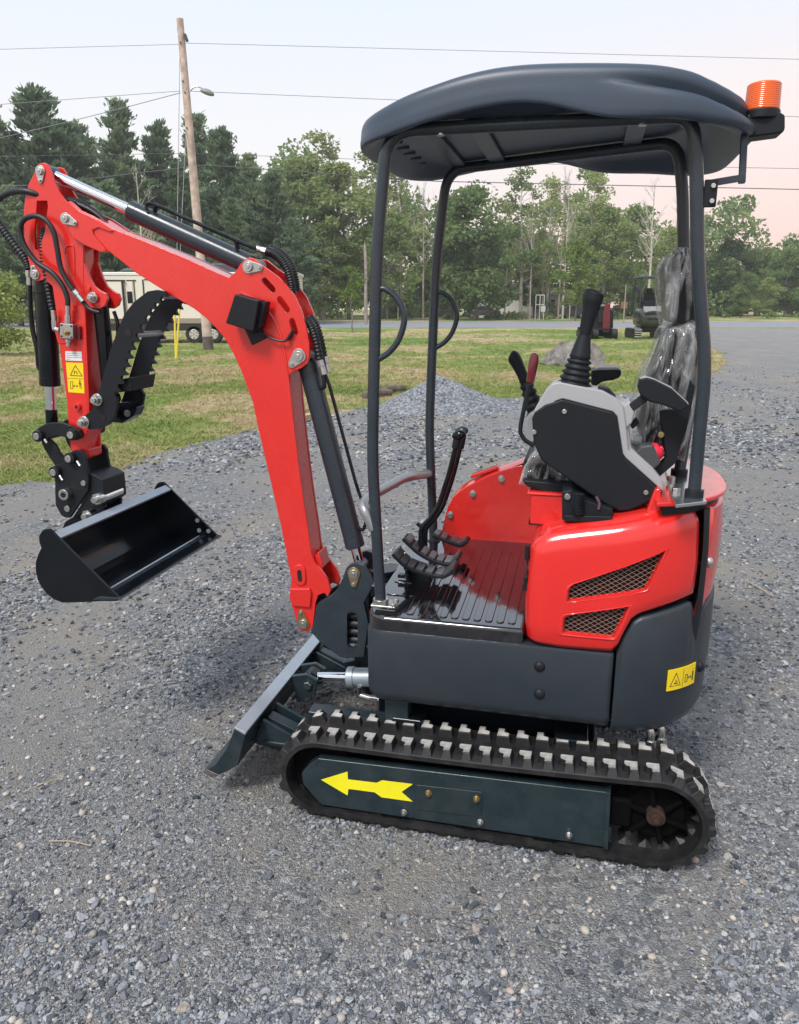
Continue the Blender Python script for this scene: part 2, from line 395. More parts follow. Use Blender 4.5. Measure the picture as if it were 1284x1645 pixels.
for y in (.26, -.26):
    # push arm with its gusset
    arm = MB().prism([(bx0, tz-.02), (bx0+.06, tz-.13), (bx0-.05, tz-.15), (.40, .20), (.40, .27), (bx0-.1, tz-.06)], y-.022, y+.022)
    arm.box((.47, y, .235), (.26, .06, .07))
    a_ = arm.build('push_arm', GREEN, blade, .005)
    MB().prism([(bx0, tz-.01), (bx0+.03, tz-.09), (bx0-.16, tz-.085)], y+.05, y+.062).prism([(bx0, tz-.01), (bx0+.03, tz-.09), (bx0-.16, tz-.085)], y-.062, y-.05).build('gusset', GREEN, blade, .002)
    MB().box((bx0-.07, y, tz-.09), (.14, .14, .012)).build('shelf_plate', GREEN, blade, .003)
# lift cylinder at the centre
c0, c1 = Vector((tx-.06, 0.0, .24)), Vector((.36, 0.0, .275))
for y in (.045, -.045):
    MB().prism([(tx, .26), (tx-.02, .16), (tx-.09, .20), (tx-.10, .255), (tx-.06, .275)], y-.009, y+.009).build('cylinder_lug', GREEN, blade, .003)
    MB().disc((tx-.065, y*1.35, .235), .016, .012, 6).build('pin_bolt', STEEL, blade, .002)
bc = part(MB().cyl(c0.lerp(c1, .45), c1, .034, 24).cyl(c0.lerp(c1, .42), c0.lerp(c1, .5), .038, 24), 'blade_cylinder', BAR, .003)
MB().cyl(c0, c0.lerp(c1, .5), .017, 18).build('rod', CHROME, bc)
MB().disc(c0, .03, .05, 20).build('rod_eye', BLACK, bc, .003)
for dz in (-.052, ):
    MB().tube([(.50, .03, .205), (.46, .035, .20), (.40, .04, .20)], .011, 8).cyl((.50, .03, .205), (.50, .03, .24), .010, 8).cyl((.46, .035, .2), (.43, .037, .2), .015, 6).build('hose_fitting', STEEL, bc, .001)
MB().tube(cr([(.42, .04, .2), (.36, .05, .2), (.3, .06, .23)]), .011, 8).build('hose', HOSE, bc)

# ---------- upper body outline (plan): x backwards along the left flank, round the tail
HB = .37
def outl(n=64):
    pts = []
    for i in range(9):                                  # front corner
        a = PI/2*i/8; pts.append((.385-.06+.06*math.cos(a), HB-.06+.06*math.sin(a)))
    pts = [(.385, 0.0), (.385, .15)]+pts
    for i in range(1, 12): pts.append((.325+(-.30-.325)*i/11, HB))
    for i in range(1, n//2+1):
        t = PI/2*i/(n//2); e = 2/2.4
        pts.append((-.30-.330*math.sin(t)**e, HB*max(0, math.cos(t))**e))
    return pts
OUT = outl()
def lens(pts):
    s = [0]
    for a, b in zip(pts, pts[1:]): s.append(s[-1]+math.hypot(b[0]-a[0], b[1]-a[1]))
    return s
OS = lens(OUT)
def osurf(s, off=0):
    """plan point at arc length s, pushed out by off"""
    s = max(0, min(OS[-1]-1e-6, s)); i = max(k for k in range(len(OS)-1) if OS[k] <= s)
    def nrm(k):
        a, b = OUT[max(0, k-1)], OUT[min(len(OUT)-1, k+1)]; d = Vector((b[0]-a[0], b[1]-a[1])).normalized(); return Vector((-d.y, d.x))*-1
    t = (s-OS[i])/(OS[i+1]-OS[i]); p = Vector(OUT[i]).lerp(Vector(OUT[i+1]), t); n = nrm(i).lerp(nrm(i+1), t).normalized()
    if n.dot(p-Vector((-.1, 0))) < 0: n = -n
    return p+n*off
def ysurf(x):
    return HB if x > -.30 else HB*max(0, 1-min(1, (-.30-x)/.330)**2.4)**(1/2.4)
def FP(px, py):
    """place where a pixel meets the flank, straight or curved"""
    y = HB
    for _ in range(40): y = .5*y+.5*max(.02, ysurf(P(px, py, y).x))
    return P(px, py, y)
def sx_at(x):
    """arc length where the flank has this x (behind the front corner)"""
    for i in range(12, len(OUT)-1):
        if OUT[i][0] >= x >= OUT[i+1][0]:
            return OS[i]+(OS[i]-OS[i]+ (OUT[i][0]-x)/(OUT[i][0]-OUT[i+1][0]+1e-9)*(OS[i+1]-OS[i]))
    return OS[-1]
def interp(tab, x):
    for (a, va), (b, vb) in zip(tab, tab[1:]):
        if (a <= x <= b) or (a >= x >= b): return va+(vb-va)*((x-a)/(b-a) if b != a else 0)
    return tab[0][1] if abs(x-tab[0][0]) < abs(x-tab[-1][0]) else tab[-1][1]
def wall(s0, s1, zb, zt, prof, n=50, mirror=False):
    """strip along the outline; prof = [(height fraction, push out)] from bottom to top, in order"""
    rg = []
    for i in range(n+1):
        s = s0+(s1-s0)*i/n; b, t = zb(s), zt(s); row = []
        for fr, o_, dz in prof:
            p = osurf(s, o_); row.append((p.x, p.y*(-1 if mirror else 1), b+(t-b)*fr+dz))
        rg.append(row)
    return rg
zskt, zskb = P(700, 1022, HB).z, .368
FZ = zskt+.005
seam = sx_at(P(985, 1100, HB).x)
prof_sk = [(0, -.10, .0), (0, -.05, .0), (0, -.02, .012), (0, -.004, .03), (0, 0, .05), (.5, 0, 0), (1, 0, -.012), (1, -.003, -.003), (1, -.012, 0), (1, -.05, 0)]
sk = part(MB().rings(wall(0, seam-.004, lambda s: zskb, lambda s: zskt, prof_sk, 70), False), 'skirt_panel', GREY, smooth=50)
sk.modifiers.new('shell', 'SOLIDIFY').thickness = .002
for a, b in ((867, 1071), (867, 1115)):
    q = P(a, b, HB); MB().ell((q.x, HB-.002, q.z), (.0165, .012, .0165), 16, 10).build('round_plug', MATTE, sk)
sk2 = part(MB().rings(wall(0, seam-.004, lambda s: zskb, lambda s: zskt, prof_sk, 70, True), False), 'skirt_panel', GREY, smooth=50)
# tail: grey lower cover rising behind the hood
tailtop = [(FP(a, b).x, FP(a, b).z) for a, b in ((990, 1052), (1004, 1022), (1018, 999), (1030, 992), (1060, 984), (1090, 974), (1108, 966))]
xl, zl_ = tailtop[-1]
tailtop += [(xl-.008, zl_-.004), (xl-.016, zl_-.05), (xl-.028, FP(1130, 1000).z), (xl-.05, .73), (-.66, .76)]
prof_tl = [(0, -.09, .0), (0, -.05, .0), (0, -.025, .008), (0, -.01, .02), (0, 0, .045), (.5, .006, 0), (1, .004, -.012), (1, 0, -.003), (1, -.008, 0), (1, -.04, 0)]
def xs(s): return osurf(s).x
for mir in (False, True):
    tl = part(MB().rings(wall(seam+.003, OS[-1]-(.0 if not mir else 0), lambda s: zskb-.012+.02*max(0, -xs(s)-.5)/.13, lambda s: interp(tailtop, xs(s)), prof_tl, 90, mir), False), 'tail_cover', GREY, smooth=50)
    tl.modifiers.new('shell', 'SOLIDIFY').thickness = .002
    if not mir: TAIL = tl
# body core so nothing shows through
def plan(off, x0=.36):
    p = [osurf(s, -off) for s in [OS[-1]*i/60 for i in range(61)]]
    return [(q.x, q.y) for q in p]+[(q.x, -q.y) for q in p[::-1]]
part(MB().prismz(plan(.03), .42, .60).prismz(plan(.02), .40, .42), 'swing_frame', BLACK, .004)
core = [(x, y) for x, y in plan(.05) if x < -.12]
part(MB().prismz(core, .6, .93), 'engine_block', VOID)

# decal on the tail (wraps the curve)
def surf_plate(name, m, pts, off, parent, th=.001):
    """thin plate on the flank: pts are (s, z); built as a fine strip following the curve"""
    s0, s1 = min(p[0] for p in pts), max(p[0] for p in pts); n = 12; rg = []
    def ends(s):
        zs = []
        for (a, za), (b, zb_) in zip(pts, pts[1:]+pts[:1]):
            if a != b and min(a, b)-1e-9 <= s <= max(a, b)+1e-9: zs.append(za+(zb_-za)*(s-a)/(b-a))
            elif a == b and abs(s-a) < 1e-9: zs += [za, zb_]
        return min(zs), max(zs)
    for i in range(n+1):
        s = s0+(s1-s0)*i/n; z0, z1 = ends(s); a, b = osurf(s, off), osurf(s, off-th)
        rg.append([(b.x, b.y, z0), (a.x, a.y, z0), (a.x, a.y, z1), (b.x, b.y, z1)])
    return MB().rings(rg, True, True, True).build(name, m, parent)
def flank(px, py):
    """(s, z) where a pixel meets the flank surface"""
    best = None
    for i in range(600):
        s = OS[11]+(OS[-1]-OS[11])*i/599; p = osurf(s, .004); q = P(px, py, p.y); d = abs(q.x-p.x)
        if best is None or d < best[0]-1e-6: best = (d, s, q.z)
        if best[0] < .004 and d > best[0]+.02: break
    return best[1], best[2]
d0, d1 = flank(1071, 1092), flank(1114, 1072)
sA, sB, zA, zB = d0[0], d1[0], flank(1071, 1109)[1], flank(1071, 1076)[1]
lab = surf_plate('warning_label', YEL, [(sA, zA), (sB, zA), (sB, zB), (sA, zB)], .0105, TAIL, .003)
def u2(u, v): return (sA+(sB-sA)*u, zA+(zB-zA)*v)
def strokes(name, segs, wd, parent, conv, m=INK):
    mb = MB()
    for (a, b, c, d) in segs:
        (s0, z0), (s1, z1) = conv(a, b), conv(c, d); p0, p1 = osurf(s0, .0108), osurf(s1, .0108)
        mb.tube([(p0.x, p0.y, z0), (p1.x, p1.y, z1)], wd, 5)
    return mb.build(name, m, parent)
strokes('warning_triangle', [(.08, .2, .42, .2), (.42, .2, .25, .82), (.25, .82, .08, .2), (.2, .32, .3, .38), (.3, .38, .24, .5), (.22, .3, .34, .3)], .0009, lab, u2)
strokes('keep_clear_mark', [(.58, .25, .58, .6), (.58, .6, .66, .6), (.66, .6, .66, .25), (.66, .25, .58, .25), (.69, .42, .82, .42), (.69, .42, .72, .48), (.69, .42, .72, .36), (.82, .42, .79, .48), (.82, .42, .79, .36), (.865, .2, .87, .45), (.905, .2, .9, .45), (.87, .45, .87, .64), (.9, .45, .9, .64), (.885, .45, .885, .66), (.885, .74, .887, .76)], .0008, lab, u2)
strokes('divider', [(.5, .06, .5, .94)], .0005, lab, u2)
sC, zC = flank(1124, 1070)
p = osurf(sC, .004); MB().ell((p.x, p.y, zC), (.015, .015, .018), 16, 10).build('recessed_eye', MATTE, TAIL)

# ---------- floor
zf = FZ+.058
fe = XZ([(842, 1012)], HB)[0][0]
def fplan(off):
    p = [osurf(s, -off) for s in [sx_at(fe)*i/30 for i in range(31)]]
    return [(q.x, q.y) for q in p]+[(q.x, -q.y) for q in p[::-1]]
fl = part(MB().prismz(fplan(.004), FZ-.012, zf), 'floor_plate', FLOORM, .012, 32, None, 4)
x = .25; k = 0
fl.rotation_euler = (R(-3.2), 0, 0); fl.location = (0, zf*math.sin(R(-3.2)), zf*(1-math.cos(R(3.2))))
lastr = None
while x > fe+.03:
    w_ = .011
    poly = capsule((x, -.25), (x, .325), w_, 6)
    mb = MB().prismz(poly, zf-.001, zf+.0035)
    if lastr is None:
        lastr = mb.build('rib', FLOORM, fl, .0018, 32, 2); rx0 = x
    else: inst(lastr, fl, Matrix.Translation((x-rx0, 0, 0)))
    x -= .0335
for yy in (.30, .20, .10):
    MB().prismz(capsule((.30, yy), (.345, yy+.0), .009, 6), zf-.001, zf+.0035).build('rib', FLOORM, fl, .0018)

# ---------- hood with vents
hx0 = P(847, 950, HB).x
XSEAL = FP(1120, 930).x
hs1 = sx_at(XSEAL+.004)
hpath = []                                              # plan path: from inside, round the front corner, back along the flank
rc = .045
hpath += [(hx0, .10), (hx0, .2), (hx0, HB-rc-.02)]
for i in range(9):
    a = PI/2*i/8; hpath.append((hx0-rc+rc*math.cos(a), HB+.004-rc+rc*math.sin(a)))
xx = hx0-rc-.02
while xx > -.29: hpath.append((xx, HB+.004)); xx -= .02
s = sx_at(-.302)
while s < hs1: 
    p = osurf(s, .004); hpath.append((p.x, p.y)); s += .015
hbot = [(9, P(845, 1028, HB).z), (hx0, P(845, 1030, HB).z), (hx0-.1, P(900, 1040, HB).z)]+[(FP(a, b).x, FP(a, b).z) for a, b in ((988, 1047), (1002, 1018), (1015, 994), (1028, 986), (1060, 976), (1108, 957))]+[(-.66, FP(1108, 957).z)]
htop = [(9, P(850, 851, .32).z), (hx0, P(850, 851, .32).z)]+[(P(a, b, .32).x, P(a, b, .32).z) for a, b in ((905, 841), (990, 831), (1050, 823), (1100, 817))]+[(-.65, P(1100, 817, .32).z)]
def nrm2(pts, i):
    a, b = Vector(pts[max(0, i-1)]), Vector(pts[min(len(pts)-1, i+1)]); d = (b-a).normalized(); return Vector((d.y, -d.x))
hr = []
for i, (x, y) in enumerate(hpath):
    n = nrm2(hpath, i); n = n if n.dot(Vector((x+.25, y))) > 0 else -n
    zb_, zt_ = interp(hbot, x), interp(htop, x); row = []
    if i < 3: zb_ = interp(hbot, hx0)
    rr = .062
    for fz in (0, .04, .2, .4, .6, .8, .97): 
        o_ = -.006 if fz == 0 else .006*math.sin(PI*min(1, fz*1.1))
        row.append((x+n.x*o_, y+n.y*o_, zb_+(zt_-rr-zb_)*fz))
    for j in range(1, 7):
        a = PI/2*j/6; row.append((x-n.x*rr*(1-math.cos(a)), y-n.y*rr*(1-math.cos(a)), zt_-rr+rr*math.sin(a)))
    # top runs inwards towards the machine's middle
    xi, yi_ = x-n.x*rr, y-n.y*rr; cx_, cy_ = max(-.47, min(-.2, xi)), .13
    for f_ in (.35, .7, 1): row.append((xi+(cx_-xi)*f_, yi_+(cy_-yi_)*f_, zt_+.002*f_))
    hr.append(row)
hood = part(MB().rings(hr, False), 'engine_hood', [REDP], smooth=60)
so = hood.modifiers.new('shell', 'SOLIDIFY'); so.thickness = .012; so.offset = -1
bpy.context.view_layer.update(); bake(hood)
# make sure the shell points outwards
v1 = [(911, 967), (913, 950), (916.5, 943.5), (924, 938), (1071, 889), (1055, 921), (1038, 951)]
v2 = [(904, 1018), (905, 1000), (906.5, 993), (912, 988.5), (1011, 975), (999, 1001), (985, 1026)]
def shrink(poly, d):
    c = Vector((sum(p[0] for p in poly)/len(poly), sum(p[1] for p in poly)/len(poly)))
    return [tuple(Vector(p)-(Vector(p)-c).normalized()*d) for p in poly]
YV = HB+.008
for vpx in (v1, v2): cut(hood, MB().prism(XZ(vpx, YV), HB-.055, HB+.06))
def clip_line(p, d, poly):
    """convex clip of the line p+t*d"""
    t0, t1 = -9, 9; c = Vector((sum(q[0] for q in poly)/len(poly), sum(q[1] for q in poly)/len(poly)))
    for a, b in zip(poly, poly[1:]+poly[:1]):
        a, b = Vector(a), Vector(b); e = b-a; n = Vector((-e.y, e.x)); n = n if n.dot(c-a) > 0 else -n
        den = n.dot(d); num = n.dot(p-a)
        if abs(den) < 1e-9:
            if num < 0: return None
        elif den > 0: t0 = max(t0, -num/den)
        else: t1 = min(t1, -num/den)
    return (t0, t1) if t1-t0 > .003 else None
for vpx in (v1, v2):
    poly = XZ(vpx, YV)
    # sloping red rim round the opening
    inner = shrink(poly, .004); outer = shrink(poly, -.012)
    dens = lambda pl: [tuple(Vector(a).lerp(Vector(b), k/6)) for a, b in zip(pl, pl[1:]+pl[:1]) for k in range(6)]
    rim = [[(x, ysurf(x)+o_, z) for x, z in dens(pp_)] for o_, pp_ in ((.0085, outer), (.0112, shrink(poly, -.006)), (.0095, shrink(poly, -.001)), (-.014, inner))]
    v_ = MB().rings(rim, True).build('vent_rim', REDP, hood, 0, 60)
    mb = MB(); c = Vector(poly[0])
    for sgn, yy in ((1, HB-.006), (-1, HB-.0075)):
        d = Vector((math.cos(R(32)), sgn*math.sin(R(32)))); nn = Vector((-d.y, d.x))
        for k in range(-60, 61):
            r_ = clip_line(c+nn*(.0112*k), d, poly)
            if r_:
                a, b = c+nn*(.0112*k)+d*r_[0], c+nn*(.0112*k)+d*r_[1]
                m_ = (a+b)/2; dy = yy-HB
                mb.tube([(q_.x, ysurf(q_.x)+dy, q_.y) for q_ in (a, m_, b)], .00075, 4, 0, False)
    mb.build('vent_mesh', WIRE, hood, 0, 0)
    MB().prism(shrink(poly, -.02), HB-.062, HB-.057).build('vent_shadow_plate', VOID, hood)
# black edge lettering on the hood's front corner
for a, b in ((853, 908), (851, 925)):
    q = P(a, b, HB-.01); mb = MB()
    arc = [(hx0+.0012+.004, q.y-.012+.012*math.cos(t), q.z+.009*math.sin(t)) for t in [PI*.3+i*PI*1.4/8 for i in range(9)]]
    mb.tube(arc, .0028, 6).build('hood_lettering', INK, hood)
hin = MB()
for a, b in ((849, 858+30), (848, 938)):
    q = P(a, b, HB-.03); hin.cyl((hx0+.006, q.y, q.z-.02), (hx0+.006, q.y, q.z+.02), .007, 10)
hin.build('hinge', MATTE, hood)

# seal strip and rear door
sl = sx_at(XSEAL)
part(MB().rings(wall(sl-.006, sl+.022, lambda s: interp(tailtop, xs(s))-.05, lambda s: 1.02, [(0, -.03, 0), (0, .004, 0), (.3, .012, 0), (.7, .012, 0), (1, .004, 0), (1, -.03, 0)], 6), False), 'seal_strip', MATTE)
prof_dr = [(0, -.02, 0), (0, .0, .0), (.3, .006, 0), (.7, .006, 0), (.97, .0, 0), (1, -.012, 0), (1, -.04, 0)]
for mir, s0 in ((False, sl+.024), (True, sx_at(-.50))):
    dr = part(MB().rings(wall(s0, OS[-1], lambda s: interp(tailtop, xs(s))+.012, lambda s: 1.02, prof_dr, 40, mir), False), 'rear_door', REDP, smooth=50)
    dr.modifiers.new('shell', 'SOLIDIFY').thickness = .002
q = osurf(sl+.045, .006); MB().ell((q.x, q.y, .86), (.012, .012, .016), 12, 8).build('door_latch', STEEL, dr)
# red ledge the canopy stands on
led = [(x, y) for x, y in plan(-.006) if x < -.40]
part(MB().prismz(led, 1.038, 1.052), 'rear_ledge', REDP, .005, 32)
part(MB().prismz([(x, y) for x, y in plan(.012) if x < -.42], 1.012, 1.0375), 'ledge_gasket', MATTE, .004)
zl = 1.052
pl_ = [PZ(a, b, zl+.008) for a, b in ((1086, 812), (1136, 806), (1130, 796), (1118, 770), (1104, 738), (1066, 740), (1072, 765), (1078, 795))]
part(MB().prismz([(q.x, q.y) for q in pl_], zl+.0005, zl+.010), 'canopy_base_plate', mat('galvanised_plate', (.5, .52, .52), .2, .9, bump=.1, bscale=30), .002)
for a, b in ((1086, 790), (1124, 791), (1078, 771)):
    q = PZ(a, b, zl+.01); MB().disc((q.x, q.y, zl+.015), .012, .012, 6, 0, 2).build('plate_bolt', STEEL, EX, .001)
# red seat base under the operator
sb = MB().prism(XZ([(850, 834), (853, 806), (857, 800), (915, 800), (1000, 806), (1090, 778), (1066, 770), (1076, 842), (915, 834)], .22)[:], -.25, .22)
sb = MB()
a0 = P(853, 800, .22)
sb.box(((a0.x-.48)/2, -.01, .975), (a0.x+.48, .46, .09)).box(((a0.x-.49)/2+.006, -.01, 1.024), (a0.x+.50, .47, .012)).box(((a0.x-.48)/2-.01, -.01, .85), (a0.x+.45, .44, .2))
sbo = part(sb, 'seat_base', RED, .006)
MB().box(((a0.x-.48)/2+.004, -.01, .935), (a0.x+.478, .456, .014)).build('seat_base_gap', VOID, sbo)
rg_ = XZ([(1080, 818), (1066, 770), (1072, 765), (1092, 818)], .30)
part(MB().prism([(-.395, 1.00), (-.415, 1.075), (-.43, 1.08), (-.44, 1.0)], -.28, .31), 'ledge_ridge', REDP, .006)

# ---------- right-hand red cover
YR = -.345
rcv = [(706, 930), (706, 877), (709, 858), (713, 839), (719, 815), (728, 798), (740, 788), (753, 780), (780, 766), (803, 757), (825, 750), (840, 747), (870, 760), (870, 930)]
rcp = XZ(rcv, YR)
rcx = part(MB().prism(rcp, YR-.012, YR), 'right_cover', RED, .004)
top = [P(a, b, YR) for a, b in ((706, 877), (709, 858), (713, 839), (719, 815), (728, 798), (740, 788), (753, 780), (780, 766), (803, 757), (825, 750), (845, 743), (900, 735), (960, 733))]
rows = []
for i, q in enumerate(top):
    f_ = i/(len(top)-1); g = min(1, f_*2.4)
    rows.append([(q.x, YR-.006, q.z), (q.x, YR-.012-.02*g, q.z+.006*g), (q.x-.0, YR-.07, q.z-.004+.012*g), (q.x-.01, YR-.085, q.z-.03), (q.x-.012, YR-.088, .62)])
part(MB().rings(rows, False), 'right_hood', REDP, smooth=50)
part(MB().prismz([(x, y) for x, y in plan(.0) if x < -.02 and y < -.1], .62, .985), 'right_side_panel', REDP, .02, 40, None, 3)
hn = XZ([(757, 775), (800, 760), (800, 754), (757, 769)], YR-.035)
part(MB().prism([(x, z+.016) for x, z in hn], YR-.06, YR-.02), 'cover_handle', REDP, .004)
for a, b in ((806, 769), (760, 793), (724, 827)):
    q = P(a, b, YR); MB().disc((q.x, YR+.003, q.z), .013, .004, 16).disc((q.x, YR+.008, q.z), .009, .010, 6).build('cover_bolt', STEEL, rcx, .001)

# ---------- canopy frame
YC = .32
def fillet(pts, n=6, r=.05):
    p = [Vector(q) for q in pts]; o = [p[0]]
    for a, b, c in zip(p, p[1:], p[2:]):
        d1 = (a-b); d2 = (c-b); rr = min(r, d1.length*.45, d2.length*.45); A, B = b+d1.normalized()*rr, b+d2.normalized()*rr
        for i in range(n+1):
            t = i/n; o.append((1-t)**2*A+2*t*(1-t)*b+t*t*B)
    o.append(p[-1]); return o
def flat(pts, y): return [Vector((q.x, y, q.z)) for q in pts]
fr_px = [(612, 968), (604, 837), (598.5, 738), (601, 594), (606, 400), (614, 290)]
frp = [P(a, b, YC) for a, b in fr_px]; frp[0].z = zf
zr = P(989, 191, YC).z
topf = Vector((P(622, 215, YC).x, YC, zr)); 
rear = [P(1110, 205, YC), P(1119, 260, YC), P(1121, 420, YC), P(1134, 590, YC), P(1114, 806, YC)]
rear[0].z = zr; rear[-1].z = zl+.01
TUBE = .0165
near_path = fillet(frp+[topf], 5, .03)
def frame(front, railpts, rearpts, name):
    return part(MB().tube(fillet(front+railpts+rearpts, 7, .075), TUBE, 16), name, GREYP, 0, 60)
near = frame(frp[:2]+frp[2:5], [topf], rear, 'canopy_post_frame')
farf = [Vector((q.x-.042, -.30, q.z)) for q in frp[:5]]
YF = -.30
cr0 = 0.0
rr_ = [Vector((q.x, cr0, q.z)) for q in rear]
rr_[-1] = PZ(1091, 764, zl+.01)
rr_[-2] = P(1118, 598, cr0); rr_[1] = P(1097, 300, cr0); rr_[2] = P(1099, 420, cr0); rr_[0] = Vector((rear[0].x, cr0, zr))
far = frame(farf, [Vector((topf.x-.046, YF, zr))], rr_, 'canopy_post_frame')
for q in (frp[0], farf[0], rear[-1], rr_[-1]):
    z0 = q.z
    c = MB().cyl((q.x, q.y, z0-.004), (q.x, q.y, z0+.02), .024, 20)
    if q is frp[0] or q is farf[0]:
        c.box((q.x-.012, q.y-math.copysign(.004, q.y), z0+.003), (.075, .06, .006))
        for dx, dy in ((.018, -.024), (-.042, -.022), (-.042, .018)): c.disc((q.x+dx, q.y+dy, z0+.009), .009, .01, 6, 0, 2)
    part(c, 'post_foot', STEEL if q is frp[0] else MATTE, .002)
# cross bars under the roof
xa, xb = topf.x, rear[0].x
for f_, w_ in ((.12, .05), (.30, .05), (.84, .05)):
    x = xa+(xb-xa)*f_; yf = YF+(cr0-YF)*f_
    part(MB().box((x, (YC+yf)/2, zr+.010), (w_, YC-yf, .012)), 'roof_cross_bar', ROOFM, .003)
for x in (xa-.14, xb+.11):
    part(MB().cyl((x, YC, zr-.018), (x, YC, zr-.006), .011, 10), 'roof_bolt', STEEL, .001)

# ---------- canopy roof: plan ring with a sculpted skirt
half = .405; xF, xR = .422, -.572
xm, ax = (xF+xR)/2, (xF-xR)/2
def tabz(px, y):
    return sorted([(P(a, b, y).x, P(a, b, y).z) for a, b in px])
top_t = tabz([(583, 178), (600, 168), (640, 154), (700, 135), (760, 118), (820, 109), (860, 106), (960, 104), (1060, 105), (1110, 109), (1160, 122), (1190, 144)], .33)
bot_t = tabz([(583, 222), (640, 205), (700, 188), (760, 173), (820, 163), (850, 161), (880, 165), (930, 178), (965, 188), (1000, 191), (1060, 186), (1110, 190), (1160, 195), (1203, 200)], .40)
def lin(t, x):
    if x <= t[0][0]: return t[0][1]
    for (a, u), (b, v) in zip(t, t[1:]):
        if a <= x <= b: return u+(v-u)*(x-a)/(b-a)
    return t[-1][1]
def smooth_lin(t, x): return sum(lin(t, x+d) for d in (-.06, -.03, 0, .03, .06))/5
nr = 96; rg = []
lev = []
dense = []
for k in range(24000):
    a = 2*PI*k/24000; n_ = 5.0; ca, sa = math.cos(a), math.sin(a)
    ux = math.copysign(abs(ca)**(2/n_), ca); uy = math.copysign(abs(sa)**(2/n_), sa)
    dense.append((xm+ax*ux, half*uy*(1-.06*max(0, ux)**2), ux, uy))
nr = 160; cum = [0]
for p, q in zip(dense, dense[1:]+dense[:1]): cum.append(cum[-1]+math.hypot(q[0]-p[0], q[1]-p[1]))
i_ = 0
for k in range(nr):
    while cum[i_] < cum[-1]*k/nr: i_ += 1
    lev.append(dense[i_ % 24000])
def ringat(f_, zfun):
    return [(xm+(x-xm)*f_, y*f_, zfun(x, y, ux, uy)) for x, y, ux, uy in lev]
zt = lambda x: smooth_lin(top_t, x)-.010
def zbot(x, y, ux, uy):
    b = smooth_lin(bot_t, x)
    e = max(0, abs(ux)-.8)/.2
    lobe = .030*math.exp(-((x+.30)/.16)**2)*abs(uy)
    return b-.012*0 - lobe*.0
def crease(x):
    t = min(1, max(0, (-.20-x)/.22)); return t*t*(3-2*t)
def cz(x): return crease(x)
rs = [ringat(.0001, lambda x, y, u, v: zt(0)+.004), ringat(.4, lambda x, y, u, v: zt(x*.45)+.005), ringat(.7, lambda x, y, u, v: zt(x*.75)+.006),
      ringat(.86, lambda x, y, u, v: zt(x*.92)+.006), ringat(.93, lambda x, y, u, v: zt(x)+.003), ringat(.962, lambda x, y, u, v: zt(x)-.003), ringat(.980, lambda x, y, u, v: zt(x)-.010), ringat(.989, lambda x, y, u, v: zt(x)-.018)]
def rim(f0, f1, zf):
    return [(xm+(x-xm)*(f0+(f1-f0)*crease(x)), y*(f0+(f1-f0)*crease(x)), zf(x, y, u, v)) for x, y, u, v in lev]
rs.append(rim(.993, .985, lambda x, y, u, v: zt(x)-.026-.010*crease(x)))
rs.append(rim(.994, .955, lambda x, y, u, v: zt(x)-.032-.014*crease(x)))
rs.append(rim(.995, .955, lambda x, y, u, v: zt(x)-.038-.014*crease(x)))
rs.append(rim(.996, 1.012, lambda x, y, u, v: zt(x)-.043-.012*crease(x)))
rs.append(rim(.997, 1.028, lambda x, y, u, v: zt(x)-.049-.014*crease(x)))
for k_ in (.75, .5, .25): rs.append(rim(1.0-.001*(1-k_), 1.032, lambda x, y, u, v: (zt(x)-.052-.014*crease(x))*k_+(zbot(x, y, u, v)+.006)*(1-k_)))
rs.append(rim(.999, 1.028, lambda x, y, u, v: zbot(x, y, u, v)+.006))
rs.append(rim(.995, 1.018, lambda x, y, u, v: zbot(x, y, u, v)+.0005))
rs.append(rim(.985, 1.000, lambda x, y, u, v: zbot(x, y, u, v)-.001))
rs.append(rim(.970, .975, lambda x, y, u, v: zbot(x, y, u, v)+.001))
rs.append(ringat(.93, lambda x, y, u, v: zbot(x, y, u, v)+.008))
rs.append(ringat(.88, lambda x, y, u, v: max(zbot(x, y, u, v)+.010, zr+.014)))
rs.append(ringat(.82, lambda x, y, u, v: zr+.018)); rs.append(ringat(.3, lambda x, y, u, v: zr+.019)); rs.append(ringat(.0001, lambda x, y, u, v: zr+.019))
roof = part(MB().rings(rs, True), 'canopy_roof', ROOFM, 0, 60)
for k in range(5):
    MB().box((xa+.055, .10-.085*k, zr+.016), (.09, .010, .012)).build('underside_rib', ROOFM, roof, .004)
# ---------- grab handles on the front posts, cross rail
for yy in (YC, YF):
    o_ = 0 if yy > 0 else -.042
    h = [P(a, b, YC) for a, b in ((604, 466), (618, 464), (636, 477), (648, 500), (649, 520), (640, 547), (625, 566), (607, 578))]
    h = [Vector((q.x+o_, yy, q.z)) for q in h]
    part(MB().tube(cr(h, 6), .0085, 12), 'grab_handle', GREYP, 0, 60)
rail = [P(601, 850, YC), P(587, 822, YC), P(583, 810, .30), P(592, 799, .24), P(646, 769, .0), P(660, 765, -.06), P(690, 761, YF)]
part(MB().tube(fillet(rail, 5, .035), .0158, 16), 'cross_rail', RAIL, 0, 60)

